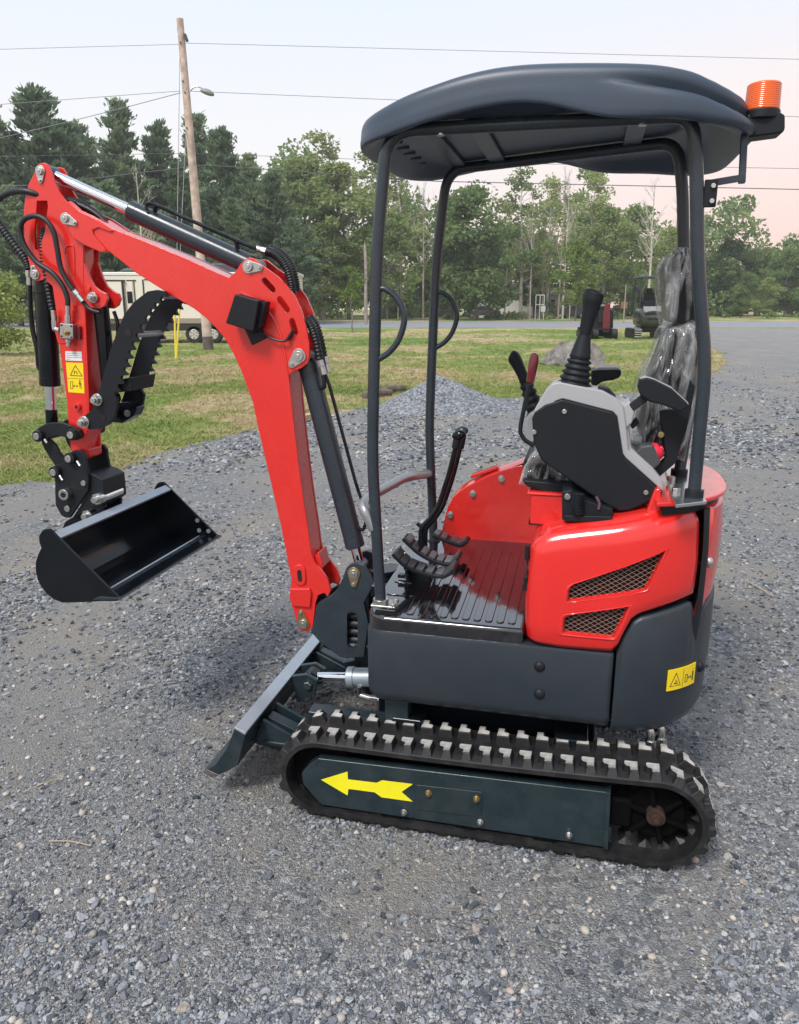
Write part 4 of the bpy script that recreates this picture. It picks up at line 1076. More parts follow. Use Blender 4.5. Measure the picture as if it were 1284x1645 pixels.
pxstroke('figure_head', [(128.2, 610.5, 128.6, 611)], .0028, YA+.0016, yd)
# ---------- valve block with its fittings and hoses
YV_ = YA+.03
vb = part(MB().prism(XZ([(96, 519), (117, 521), (117, 545), (96, 543)], YV_), YA+.003, YV_), 'valve_block', STEEL, .002)
MB().prism(XZ([(117, 522), (128, 524), (128, 546), (117, 544)], YA+.012), YA+.002, YA+.012).build('valve_body', mat('dark_red_valve', (.16, .012, .014), .4), vb, .002)
q = P(107, 534, YV_); MB().disc((q.x, YV_+.004, q.z), .011, .008, 6).disc((q.x, YV_+.010, q.z), .006, .006, 12).build('valve_spindle', BRASS, vb, .001)
for a, b in ((99, 522), (115, 524), (99, 540), (115, 542)):
    q = P(a, b, YV_); MB().disc((q.x, YV_+.001, q.z), .003, .003, 10).build('valve_screw', MATTE, vb)
def fitting(a, b, y, r=.0085, parent=None):
    p0, p1 = P(*a, y), P(*b, y)
    MB().tube([p0, p0.lerp(p1, .45)], r*1.2, 6).tube([p0.lerp(p1, .45), p1], r, 14).build('hose_fitting', STEEL, parent or vb, .001)
fitting((109, 519), (109, 490), YA+.02); fitting((110, 545), (110, 556), YA+.02, .008)
fitting((96, 530), (86, 528), YA+.02, .008); fitting((88, 528), (85, 498), YA+.02, .0075)
def hose(pts, r=.0085, rib=False, parent=None, y=None, n=10):
    path = cr(pts, n)
    rad = [r+(.0028 if (i//2) % 2 else 0) for i in range(len(path))] if rib else r
    if rib:
        fine = cr(path, 2); rad = [r*1.05+(.0026 if (i//2) % 2 else 0) for i in range(len(fine))]; path = fine
    return MB().tube(path, rad, 12).build('hose', HOSE, parent or dip, 0, 60)
hz = lambda pts, y: [P(a, b, y) for a, b in pts]
hose(hz([(109, 491), (108, 478), (100, 458), (84, 438), (60, 422), (44, 402), (35, 383), (33, 364), (41, 351), (58, 347), (74, 354), (86, 372), (92, 400), (97, 428), (107, 450), (118, 466)], YA+.03), .0085)
fitting((118, 466), (134, 485), YA+.025, .0095, dip)
hose(hz([(134, 485), (141, 494), (150, 499), (160, 502)], YA+.02), .0065)
hose(hz([(85, 500), (79, 470), (74, 440), (69, 412), (68, 385), (72, 365)], YA-.01), .0095, True)
hose([P(77, 317, 0.02), P(60, 312, .04), P(40, 307, .05), P(20, 308, .045), P(4, 315, .03), P(-16, 332, .0)], .0105)
hose([P(-18, 330, 0), P(-8, 350, 0), P(6, 370, 0), P(22, 392, 0), P(40, 415, 0), P(47, 432, 0)], .0125, True)
fitting((47, 434), (48, 458), .0, .0105, dip)
# ---------- bucket cylinder
ca, cb_ = mid_xz((57, 440), YA), Vector((P(84, 690, 0).x, 0, P(84, 690, 0).z))
fb = (P(79, 618, 0)-ca).dot(cb_-ca)/(cb_-ca).length_squared
bcy = cylinder('bucket_cylinder', ca, cb_, fb, .0355, .0185, BLACK)
d_ = (cb_-ca).normalized(); MB().cyl(cb_-d_*.075, cb_, .021, 20).build('rod_end', BLACK, bcy, .002)
MB().cyl(ca+d_*.028, ca+d_*.065, .037, 26).build('barrel_cap', BLACK, bcy, .003)
pipe = [P(48, 458, .02), P(49, 500, .02), P(53, 535, .02), P(60, 560, .02), P(62, 590, .02), P(68, 597, .02)]
MB().tube(fillet(pipe, 5, .05), .0085, 10).build('oil_pipe', BLACK, bcy)
# ---------- thumb cylinder and thumb
ta, tb_ = P(161, 482, 0), P(178, 640, 0)
tcy = cylinder('thumb_cylinder', ta, tb_, .92, .026, .014, BLACK)
MB().tube(fillet([P(183, 500, .01), P(190, 520, .01), P(189, 545, .01)], 4, .03), .0065, 8).build('oil_pipe', BLACK, tcy)
YT = .085
edge = [(a+4, b) for a, b in [(265, 478), (254, 489), (247, 498), (240, 508), (231, 521), (224, 535), (218, 548), (212, 562), (208, 576), (204, 590), (200, 603), (195, 617), (190, 630), (184, 643)]]
teeth = []
for (a, b), (c, d) in zip(edge, edge[1:]):
    dx, dy = c-a, d-b; l_ = math.hypot(dx, dy); nx, ny = dy/l_, -dx/l_
    sgn = -1
    teeth += [(a, b), (a+dx*.25-nx*8.5, b+dy*.25-ny*8.5), (a+dx*.6-nx*7.5, b+dy*.6-ny*7.5), (a+dx*.92, b+dy*.92)]
thp = [(137, 667), (149.5, 657), (157, 634), (168, 596), (178, 560), (190, 527), (200, 504), (215, 485), (237, 468), (252, 465.5), (264, 468), (266, 473)]+teeth+[(187, 652), (184, 668), (175, 682), (158, 689), (143, 690), (137, 684)]
thx = XZ(thp, YT); th = None
for y0, y1 in ((YT-.014, YT), (-YT-.01, -YT+.004)):
    o = part(MB().prism(thx, y0, y1), 'thumb', MATTE, .0018, 30, th)
    if th is None: th = o
    else: o.name = 'thumb_plate'
q = P(206, 535, YT); MB().disc((q.x, YT, q.z), .0125, .003, 20).build('thumb_hole', VOID, th)
for a, b, r_ in ((215, 538, .010), (250, 474, .012)):
    q = P(a, b, YT); MB().cyl((q.x, -YT, q.z), (q.x, YT-.01, q.z), r_, 16).build('thumb_cross_pin', RAIL, th)
MB().prism(XZ([(186, 610), (214, 606), (210, 628), (180, 632)], YT-.02), -YT+.005, YT-.02).build('thumb_web', MATTE, th, .002)
MB().prism(XZ([(176, 650), (205, 645), (220, 655), (215, 668), (196, 680), (176, 678)], -.02), -.075, -.02).build('thumb_pivot_block', BLACK, th, .004)
for a, b in ((157, 642), (136, 678)):
    q = P(a, b, YT); MB().disc((q.x, YT+.003, q.z), .021, .006, 22).disc((q.x, YT+.013, q.z), .016, .016, 6).disc((q.x, YT+.025, q.z), .010, .012, 14).build('thumb_bolt', STEEL, th, .0015)
q = P(205, 664, -.02); MB().disc((q.x, -.018, q.z), .012, .006, 18).build('pivot_bush', STEEL, th, .001)
q = P(166, 671, YT); MB().disc((q.x, YT, q.z), .0095, .003, 18).build('thumb_hole', VOID, th)
# ---------- bucket links
YL = .07
ln1 = [(57, 697), (59, 690), (66, 684), (80, 679), (98, 679), (116, 684), (128, 692), (130, 700), (124, 707), (116, 706), (106, 702), (90, 700), (78, 704), (70, 708), (62, 706)]
ln2 = [(60, 706), (72, 704), (84, 716), (90, 728), (101, 742), (110, 752), (104, 762), (92, 762), (84, 750), (74, 735), (66, 722)]
for y in (YL-.006, -YL+.006):
    lk1 = part(MB().prism(XZ(ln1, YL), y-.008, y+.008), 'bucket_link', MATTE, .003)
    MB().prism(XZ(ln2, YL), y-.024, y-.009).build('link_arm', MATTE, lk1, .003)
for a, b in ((62.5, 700), (117, 698), (89, 758), (113.5, 736)):
    q = P(a, b, YL+.01)
    part(MB().cyl((q.x, -YL-.015, q.z), (q.x, YL+.022, q.z), .0205, 24), 'link_pin', MATTE, .003)
    part(MB().disc((q.x, YL+.024, q.z), .0125, .006, 20), 'pin_end', STEEL, .001)
for a, b, c, d in ((72, 706, 76, 712), (124, 741, 129, 749), (96, 764, 101, 772)):
    part(MB().tube([P(a, b, YL+.022), P(c, d, YL+.03)], .005, 8), 'lynch_pin', STEEL, .001)
# ---------- coupler (quick hitch)
cp = [(108, 737), (113, 727), (120, 723), (131, 724), (137, 732), (138.5, 745), (141, 757), (142.5, 768), (141.5, 788), (127, 810), (112, 832), (105, 832), (98, 828), (89, 812), (88, 790), (88, 770), (84.5, 756), (88, 747), (98, 745)]
YH = .07
cpl = None
for y0, y1 in ((YH-.014, YH), (-YH, -YH+.014)):
    o = part(MB().prism(XZ(cp, YH), y0, y1), 'coupler', MATTE, .003, 32, cpl)
    if cpl is None: cpl = o
    else: o.name = 'coupler_side'
rx_ = [(138, 760), (150, 765), (162, 772), (164, 790), (166, 808), (150, 822), (125, 838), (112, 834), (141, 790)]
MB().prism(XZ(rx_, YH), -YH-.01, YH-.012).build('coupler_body', MATTE, cpl, .004)
MB().prism(XZ([(128, 720), (137, 722), (142, 745), (150, 762), (142, 768), (136, 745)], -YH+.02), -YH-.01, -YH+.015).build('coupler_rear_ear', MATTE, cpl, .003)
MB().box(P(157, 770, .0), (.05, .11, .035)).build('coupler_block', BLACK, cpl, .004)
q = P(110, 792, YH); MB().tube([(q.x, YH, q.z), (q.x, YH+.03, q.z)], .020, 20).disc((q.x, YH+.031, q.z), .010, .003, 16, 1).build('release_spindle', [STEEL, MATTE], cpl, .003)
for a, b, r_ in ((135, 776, .010), (109, 817, .0115)):
    q = P(a, b, YH); MB().disc((q.x, YH+.003, q.z), r_, .006, 18).build('coupler_rivet', STEEL, cpl, .001)
q = P(95, 765, YH); 
for a, b in ((153, 803), (137, 830)):
    q = P(a, b, YH+.02)
    MB().cyl((q.x, -YH+.01, q.z), (q.x, YH+.005, q.z), .020, 20).build('hitch_pin', CHROME if b < 810 else BLACK, cpl, .003)
    MB().cyl((q.x, YH-.02, q.z), (q.x, YH+.012, q.z), .022, 6).cyl((q.x, YH+.01, q.z), (q.x, YH+.03, q.z), .012, 14).build('hitch_bolt', STEEL, cpl, .0015)
# ---------- bucket
YU = .358
bs = [(67, 853), (72, 850), (79, 850), (86, 856), (93, 863), (110, 880), (130, 900), (150, 920), (170, 940), (193, 962), (188, 966), (160, 966), (130, 968), (100, 968.5), (86, 963), (75, 954), (66, 943), (60, 931), (57, 917), (57, 903), (61, 891), (66, 880), (63, 872), (62, 862)]
bsx = XZ(bs, YU); bkt = None
for y0, y1 in ((YU-.010, YU), (-YU, -YU+.010)):
    o = part(MB().prism(bsx, y0, y1), 'bucket', BLACK, .002, 30, bkt)
    if bkt is None: bkt = o
    else: o.name = 'bucket_side_plate'
prof = XZ([(92, 866), (84, 862), (76, 868), (68, 882), (62, 898), (60, 914), (63, 930), (70, 944), (82, 957), (100, 964.5), (130, 964), (160, 962), (194, 961)], YU)
pin_ = []
pr = [Vector(p) for p in prof]; prs = []
cc = cr([(p.x, 0, p.y) for p in pr], 4); th_ = .008
ou, inn = [], []
for i, q in enumerate(cc):
    t = (cc[min(i+1, len(cc)-1)]-cc[max(0, i-1)]).normalized(); nv = Vector((-t.z, 0, t.x)); c0_ = Vector((sum(v.x for v in cc)/len(cc), 0, sum(v.z for v in cc)/len(cc)))
    nv = nv if nv.dot(c0_-q) > 0 else -nv
    ou.append(q); inn.append(q+nv*th_)
loop = ou+inn[::-1]
MB().rings([[(q.x, y, q.z) for q in loop] for y in (-YU+.009, YU-.009)], True, True, True).build('bucket_shell', BLACK, bkt, 0, 40)
tbx = XZ([(84, 857), (96, 866), (94, 870), (81, 861)], YU)
MB().prism([(x, z+.003) for x, z in tbx], -YU+.01, YU-.01).build('top_lip', BAR, bkt, .002)
cpx = XZ([(160, 957.5), (194, 959.5), (196, 962.5), (150, 963)], YU)
MB().prism(cpx, -YU-.006, YU+.006).build('cutting_lip', GREYP, bkt, .0015)
sd_ = XZ([(150, 917), (193, 960), (187, 960), (146, 921)], YU)
for y in (-YU+.011, ):
    for a, b in ((317, 836), (320, 852), (335, 853)):
        q = P(a, b, -YU+.011); MB().disc((q.x, y, q.z), .009, .003, 14).build('side_hole', LGREY, bkt)
ww = [P(a, b, YU-.012) for a, b in ((150, 958), (196, 957))]
wl0 = P(158, 957, YU-.012); MB().tube([(wl0.x, YU-.012, wl0.z), (wl0.x, -YU+.012, wl0.z)], .004, 6).build('weld_bead', BAR, bkt)
for y in (.05, -.05):
    MB().prism(XZ([(120, 822), (158, 806), (170, 826), (150, 880), (100, 892), (84, 860), (96, 848)], YU)if False else [(x, z) for x, z in XZ([(104, 838), (150, 812), (168, 812), (166, 826), (110, 880), (84, 885)], .06)], y-.008, y+.008).build('bucket_ear', BLACK, bkt, .003)
# ---------- hoses running up the boom
def pair(pts, y0, r=.011, rib=True):
    for k in (0, 1):
        hose([P(a+k*7*(1 if k else 0)*.9, b-k*4, y0-.03*k) for a, b in pts], r, rib, boom)
pair([(428, 404), (440, 408), (452, 418), (462, 434), (468, 455), (470, 472)], .02)
for y in (.02, -.01):
    fitting((428, 404), (412, 399), y, .010, boom)
pair([(490, 512), (500, 525), (508, 548), (514, 578)], .03)
fitting((514, 578), (521, 602), .03, .0095, boom); fitting((522, 572), (528, 598), 0.0, .0095, boom)
hose([P(a, b, -.01) for a, b in ((100, 322), (118, 324), (136, 332), (152, 343), (164, 354), (172, 362))], .0115, True, boom)
hose([P(a, b, .01) for a, b in ((126, 328), (146, 338), (160, 348), (172, 360))], .008, False, boom)
q = P(516, 950, 0)
for k in range(3):
    hose([P(512, 950+8*k, -.02+.02*k), P(520, 958+5*k, -.01), P(535, 985, 0), P(560, 1000+5*k, 0)], .010, True, boom)
# hydraulic elbows behind the tail, left on the lower frame
for a, b in ((1045, 1172), (1062, 1168)):
    p0 = PZ(a, b+22, .30); part(MB().tube(fillet([p0+Vector((0, 0, -.03)), p0+Vector((0, 0, .05)), p0+Vector((.05, -.02, .055))], 5, .03), .011, 10).cyl(p0+Vector((0, 0, -.02)), p0+Vector((0, 0, .012)), .017, 6), 'track_motor_fitting', STEEL, .001)

# ============================================================ THE PLACE
def nodes(name):
    m = bpy.data.materials.new(name); m.use_nodes = True; nt = m.node_tree; return m, nt, nt.nodes['Principled BSDF'], nt.links.new
def wpos(nt): return N(nt, 'ShaderNodeNewGeometry').outputs['Position']
def tnoise(nt, src, scale, detail=5, rough=.55, dist=0):
    n = N(nt, 'ShaderNodeTexNoise'); n.inputs['Scale'].default_value = scale; n.inputs['Detail'].default_value = detail
    n.inputs['Roughness'].default_value = rough; n.inputs['Distortion'].default_value = dist; nt.links.new(src, n.inputs['Vector']); return n.outputs[0]
def mixc(nt, f, a, b, blend='MIX'):
    n = N(nt, 'ShaderNodeMixRGB', blend_type=blend)
    for i, v in enumerate((f, a, b)):
        if isinstance(v, (int, float)): n.inputs[i].default_value = v
        elif isinstance(v, tuple): n.inputs[i].default_value = (*v, 1)
        else: nt.links.new(v, n.inputs[i])
    return n.outputs[0]
def rampv(nt, src, lo, hi):
    n = N(nt, 'ShaderNodeMapRange'); n.inputs['From Min'].default_value = lo; n.inputs['From Max'].default_value = hi; nt.links.new(src, n.inputs[0]); return n.outputs[0]
STONE_COLS = [(0, (.05, .055, .065)), (.3, (.13, .138, .152)), (.55, (.21, .218, .23)), (.78, (.31, .315, .325)), (.9, (.40, .38, .345)), (1, (.55, .54, .52))]
def gravel_mat():
    m, nt, b, L = nodes('gravel_bed'); p = wpos(nt)
    mp = N(nt, 'ShaderNodeMapping'); mp.inputs['Rotation'].default_value = (0, 0, R(-14)); mp.inputs['Scale'].default_value = (1.15, .22, 1); L(p, mp.inputs[0]); pl = mp.outputs[0]
    cols = []; hs = []
    for sc_, in ((55,), (120,), (260,)):
        v = N(nt, 'ShaderNodeTexVoronoi'); v.inputs['Scale'].default_value = sc_; L(p, v.inputs['Vector'])
        s = N(nt, 'ShaderNodeSeparateXYZ'); L(v.outputs['Color'], s.inputs[0])
        r = ramp(nt, STONE_COLS); L(s.outputs[0], r.inputs[0]); cols.append(r.outputs[0]); hs.append(v.outputs['Distance'])
    k = rampv(nt, tnoise(nt, p, 9, 4), .42, .58)
    c = mixc(nt, k, cols[1], cols[2]); c = mixc(nt, mixc(nt, rampv(nt, tnoise(nt, p, 2.3, 5), .45, .62), (0, 0, 0), (1, 1, 1)), c, cols[0])
    # fine stone dust and brownish fines in patches
    fine = mixc(nt, tnoise(nt, p, 420, 3), (.19, .18, .165), (.36, .34, .31))
    c = mixc(nt, mixc(nt, rampv(nt, tnoise(nt, pl, 1.5, 7, .68, .3), .42, .60), (.0, .0, .0), (.8, .8, .8)), c, fine)
    tan = mixc(nt, tnoise(nt, p, 200, 3), (.25, .215, .175), (.40, .35, .285))
    c = mixc(nt, mixc(nt, rampv(nt, tnoise(nt, p, .75, 8, .7, .6), .49, .64), (0, 0, 0), (.8, .8, .8)), c, tan)
    L(c, b.inputs['Base Color']); b.inputs['Roughness'].default_value = .85
    h = N(nt, 'ShaderNodeMath', operation='ADD'); L(hs[1], h.inputs[0]); L(hs[2], h.inputs[1])
    bp = N(nt, 'ShaderNodeBump'); bp.inputs['Strength'].default_value = .9; bp.inputs['Distance'].default_value = .008; bp.invert = True
    L(h.outputs[0], bp.inputs['Height']); L(bp.outputs[0], b.inputs['Normal']); return m
GRAVEL = gravel_mat()
def stone_mat():
    m, nt, b, L = nodes('crushed_stone'); oi = N(nt, 'ShaderNodeObjectInfo'); r = ramp(nt, [(0, (.045, .052, .066)), (.22, (.12, .13, .15)), (.48, (.21, .225, .25)), (.76, (.34, .355, .375)), (.92, (.46, .455, .45)), (.97, (.33, .285, .235)), (1, (.62, .60, .57))]); L(oi.outputs['Random'], r.inputs[0])
    tc = N(nt, 'ShaderNodeTexCoord'); n = tnoise(nt, tc.outputs['Object'], 2.2, 5)
    L(mixc(nt, .55, r.outputs[0], n, 'OVERLAY'), b.inputs['Base Color']); b.inputs['Roughness'].default_value = .75
    bp = N(nt, 'ShaderNodeBump'); bp.inputs['Strength'].default_value = .4; bp.inputs['Distance'].default_value = .3; L(n, bp.inputs['Height']); L(bp.outputs[0], b.inputs['Normal']); return m
STONE = stone_mat()
def lawn_col(nt, p):
    L = nt.links.new
    big = tnoise(nt, p, .16, 6, .6, .5); med = tnoise(nt, p, .8, 5, .6)
    f = N(nt, 'ShaderNodeMath', operation='ADD'); L(big, f.inputs[0])
    g = N(nt, 'ShaderNodeMath', operation='MULTIPLY_ADD'); L(med, g.inputs[0]); g.inputs[1].default_value = .35; g.inputs[2].default_value = -.175; L(g.outputs[0], f.inputs[1])
    r = ramp(nt, [(.36, (.14, .215, .045)), (.47, (.205, .26, .065)), (.52, (.31, .30, .12)), (.57, (.45, .34, .21)), (.68, (.36, .29, .14))]); L(f.outputs[0], r.inputs[0])
    return r.outputs[0]
def lawn_mat(blade):
    m, nt, b, L = nodes('lawn_blades' if blade else 'lawn_turf'); p = wpos(nt); c = lawn_col(nt, p)
    if blade:
        oi = N(nt, 'ShaderNodeObjectInfo'); c = mixc(nt, .35, c, mixc(nt, oi.outputs['Random'], (.12, .20, .03), (.48, .41, .20)))
    else:
        n = tnoise(nt, p, 22, 6, .7); c = mixc(nt, .75, c, n, 'OVERLAY')
        n2 = tnoise(nt, p, 3.2, 6, .7); c = mixc(nt, .35, c, n2, 'OVERLAY')
        bp = N(nt, 'ShaderNodeBump'); bp.inputs['Strength'].default_value = .8; bp.inputs['Distance'].default_value = .05; L(n, bp.inputs['Height']); L(bp.outputs[0], b.inputs['Normal'])
    L(c, b.inputs['Base Color']); b.inputs['Roughness'].default_value = .8; b.inputs['Specular IOR Level'].default_value = .2; return m
TURF, BLADE = lawn_mat(False), lawn_mat(True)
structure(MB().add([(-300, -60, 0), (300, -60, 0), (300, 290, 0), (-300, 290, 0)], [(0, 1, 2, 3)]).build('lawn', TURF, smooth=0, fixn=False))
# gravel yard and drive: edge read off the photograph, then roughened
edge_px = [(-420, 835), (-120, 800), (0, 778), (60, 776), (110, 776), (170, 763), (235, 735), (330, 708), (410, 692), (480, 678), (550, 662), (610, 648), (700, 640), (830, 640), (900, 636), (1000, 632), (1060, 628), (1115, 614), (1150, 596), (1166, 583), (1156, 566), (1128, 552), (1110, 541), (1112, 533), (1150, 527.5)]
ed = [G(a, b) for a, b in edge_px]
def rough(pts, step=.25, amp=.12, seed=3):
    o = []
    for a, b in zip(pts, pts[1:]):
        n = max(1, int((b-a).length/step))
        for i in range(n):
            q = a.lerp(b, i/n); d = noise.noise_vector(q*1.3+Vector((seed, 0, 0)))*amp+noise.noise_vector(q*4+Vector((seed, 0, 0)))*amp*.5; o.append(Vector((q.x+d.x, q.y+d.y, 0)))
    o.append(pts[-1]); return o
er = rough(ed)
yard = [(q.x, q.y) for q in er]+[(60, er[-1].y), (60, -30), (-40, -30), (-40, er[0].y)]
def sheet(name, poly, z, m): 
    a = sum(p[0]*q[1]-q[0]*p[1] for p, q in zip(poly, poly[1:]+poly[:1]))
    if a < 0: poly = poly[::-1]
    return MB().add([(x, y, z) for x, y in poly], [tuple(range(len(poly)))]).build(name, m, smooth=0, fixn=False)
structure(sheet('gravel_yard', yard, .004, GRAVEL))
# low ruts and swells worn into the yard; level where the machine stands
def swell(x, y):
    u, v = x*.97-y*.24, y*.97+x*.24
    h = noise.noise(Vector((u*1.5, v*.35, 2)))*.020+noise.noise(Vector((x*1.9, y*1.9, 7)))*.016+noise.noise(Vector((x*5.5, y*5.5, 3)))*.008+.012
    q = Vector((x, y, 0))-MROOT; a, b = abs(q.dot(FV)-.05), abs(q.dot(LV)); d = max(a-.85, b-.55); f = min(1, max(0, d/.35))
    e = min(1, max(0, (y-.75)/.2))*min(1, max(0, (9.3-y)/1.5))*min(1, max(0, (5.6-abs(x))/.8))
    return max(0, h)*f*f*(3-2*f)*e
def surface():
    n, m = 230, 170; vs = []
    for j in range(m+1):
        y = .75+8.6*(j/m)**1.6
        for i in range(n+1):
            x = -5.6+11.2*i/n; hh = swell(x, y); vs.append((x, y, .0045+hh))
    pi_ = inside(np.array(vs), PTS_YARD); fs = []
    for j in range(m):
        for i in range(n):
            k = j*(n+1)+i; q = (k, k+1, k+n+2, k+n+1)
            if all(pi_[z] for z in q): fs.append(q)
    o = MB().add(vs, fs).build('gravel_surface', GRAVEL, None, 0, 80, 2, False); return structure(o)
def asphalt():
    m, nt, b, L = nodes('road_asphalt'); p = wpos(nt); c = mixc(nt, tnoise(nt, p, 1.2, 6), (.20, .205, .225), (.27, .27, .29)); L(c, b.inputs['Base Color']); b.inputs['Roughness'].default_value = .8; return m
y0, y1 = G(642, 526.5).y, G(642, 516.5).y
structure(sheet('road', [(-260, y0-2), (-60, y0-1), (0, y0), (60, y0+.5), (260, y0+2), (260, y1), (60, y1), (0, y1), (-60, y1), (-260, y1)], .008, asphalt()))
PTS_YARD = np.array(yard)
def inside(P_, poly):
    x, y = P_[:, 0], P_[:, 1]; r = np.zeros(len(x), bool); n = len(poly)
    for i in range(n):
        x0, y0_ = poly[i]; x1, y1_ = poly[(i+1) % n]
        c = ((y0_ > y) != (y1_ > y)) & (x < (x1-x0)*(y-y0_)/(y1_-y0_+1e-12)+x0); r ^= c
    return r
surface()
# ---------- scatter: points with rotation, scale and kind; the shapes are instanced on them
def scatter(name, pts, rot, scl, idx, shapes):
    me = bpy.data.meshes.new(name); me.vertices.add(len(pts)); me.vertices.foreach_set('co', np.asarray(pts, np.float32).ravel())
    for nm, ty, arr, key in (('rot', 'FLOAT_VECTOR', rot, 'vector'), ('scl', 'FLOAT_VECTOR', scl, 'vector'), ('idx', 'INT', idx, 'value')):
        a = me.attributes.new(nm, ty, 'POINT'); a.data.foreach_set(key, np.asarray(arr, np.int32 if ty == 'INT' else np.float32).ravel())
    o = bpy.data.objects.new(name, me); C.objects.link(o)
    col = bpy.data.collections.new(name+'_shapes')
    for i, s in enumerate(shapes):
        so_ = bpy.data.objects.new('%s_shape_%02d' % (name, i), s); col.objects.link(so_)
    g = bpy.data.node_groups.new(name, 'GeometryNodeTree')
    g.interface.new_socket('Geometry', in_out='INPUT', socket_type='NodeSocketGeometry'); g.interface.new_socket('Geometry', in_out='OUTPUT', socket_type='NodeSocketGeometry')
    gi, go = g.nodes.new('NodeGroupInput'), g.nodes.new('NodeGroupOutput'); ip = g.nodes.new('GeometryNodeInstanceOnPoints'); ci = g.nodes.new('GeometryNodeCollectionInfo')
    ci.inputs['Collection'].default_value = col; ci.inputs['Separate Children'].default_value = True; ci.inputs['Reset Children'].default_value = True
    def na(nm, ty):
        n = g.nodes.new('GeometryNodeInputNamedAttribute'); n.data_type = ty; n.inputs['Name'].default_value = nm; return n.outputs['Attribute']
    l = g.links.new; l(gi.outputs[0], ip.inputs['Points']); l(ci.outputs[0], ip.inputs['Instance']); ip.inputs['Pick Instance'].default_value = True
    l(na('idx', 'INT'), ip.inputs['Instance Index']); l(na('rot', 'FLOAT_VECTOR'), ip.inputs['Rotation']); l(na('scl', 'FLOAT_VECTOR'), ip.inputs['Scale']); l(ip.outputs[0], go.inputs[0])
    md = o.modifiers.new('scatter', 'NODES'); md.node_group = g
    return stuff(o)
def rock_mesh(i, sub=2):
    import bmesh
    bm = bmesh.new(); bmesh.ops.create_icosphere(bm, subdivisions=sub, radius=1); rr_ = random.Random(i)
    planes = [(Vector((rr_.gauss(0, 1), rr_.gauss(0, 1), rr_.gauss(0, 1))).normalized(), rr_.uniform(.45, .8)) for _ in range(9)]
    for v in bm.verts:
        for n, d in planes:
            k = v.co.dot(n)
            if k > d: v.co -= n*(k-d)
        v.co += noise.noise_vector(v.co*1.7+Vector((i*7, 0, 0)))*.10
    me = bpy.data.meshes.new('stone'); bm.to_mesh(me); bm.free(); me.materials.append(STONE)
    if i % 4 == 3: me.shade_smooth()
    return me
def pebble_mat():
    m, nt, b, L = nodes('river_pebble'); oi = N(nt, 'ShaderNodeObjectInfo'); r = ramp(nt, [(0, (.20, .19, .18)), (.35, (.36, .33, .29)), (.7, (.42, .37, .31)), (.9, (.52, .49, .45)), (1, (.42, .31, .25))]); L(oi.outputs['Random'], r.inputs[0]); L(r.outputs[0], b.inputs['Base Color']); b.inputs['Roughness'].default_value = .6; return m
PEB = pebble_mat()
def pebble_mesh(i):
    mb = MB().ell((0, 0, 0), (1, 1, 1), 9, 6, None, 0, lambda q: q*(1+.22*noise.noise(q*.9+Vector((i*5, 0, 0))))); return mb.mesh('pebble', PEB, 80)
rocks = [rock_mesh(i, 2) for i in range(10)]+[pebble_mesh(i) for i in range(4)]
def stones(n, ya, yb, smin, smax, seed, pw=2.2, xr=.85):
    r = np.random.default_rng(seed); u = r.random(n)
    y = 1/np.sqrt(1/ya**2-u*(1/ya**2-1/yb**2)) if True else None
    x = (r.random(n)*2-1)*(xr*y+.35)
    p = np.stack([x, y, np.zeros(n)], 1)
    # patchy cover: bare fines and drifts of stone
    k = np.array([noise.noise(Vector(((a*.97-b*.24)*1.5, (b*.97+a*.24)*.35, 2)))+.7*noise.noise(Vector((a*2.6, b*2.6, 5))) for a, b in zip(x, y)])
    keep = inside(p, PTS_YARD) & (r.random(n) < np.clip(.62+1.15*k, .14, 1)*np.clip((y-ya)/(.35*ya)+(ya < 1.5), 0, 1)*np.clip((yb-y)/(.3*yb), 0, 1)); p = p[keep]; n = len(p)
    s = smin+(smax-smin)*r.random(n)**pw*1.0
    s = s*(1+.12*np.clip(p[:, 1]-2, 0, 6))
    scl = np.stack([s*r.uniform(.8, 1.35, n), s*r.uniform(.7, 1.1, n), s*r.uniform(.35, .75, n)], 1)
    p[:, 2] = .004+scl[:, 2]*r.uniform(.2, .75, n)+np.array([swell(a, b) for a, b in p[:, :2]])
    rot = np.stack([r.normal(0, .25, n), r.normal(0, .25, n), r.random(n)*6.28], 1)
    return p, rot, scl, r.integers(0, 10, n)
sets = [stones(230000, 1.0, 5.6, .0020, .0066, 1, 1.7), stones(14000, 1.0, 5.6, .005, .0155, 2, 2.5), stones(90000, 2.6, 11.5, .0045, .0125, 3), stones(46000, 7, 23, .009, .019, 4)]
def pressed():
    # crumbs shouldered up along the tracks
    r = np.random.default_rng(21); n = 1500; px_ = r.uniform(-.56, .56, n); side = r.choice([.475, .28, -.28, -.475], n)+r.normal(0, .016, n)
    q = [MROOT+FV*a-LV*b for a, b in zip(px_, side)]; s_ = .003+.006*r.random(n)**2; p_ = np.array([(v.x, v.y, .004+z*.5) for v, z in zip(q, s_)])
    return p_, np.stack([r.normal(0, .4, n), r.normal(0, .4, n), r.random(n)*6.28], 1), np.stack([s_*1.2, s_, s_*.75], 1), r.integers(0, 10, n)
sets.append(pressed())
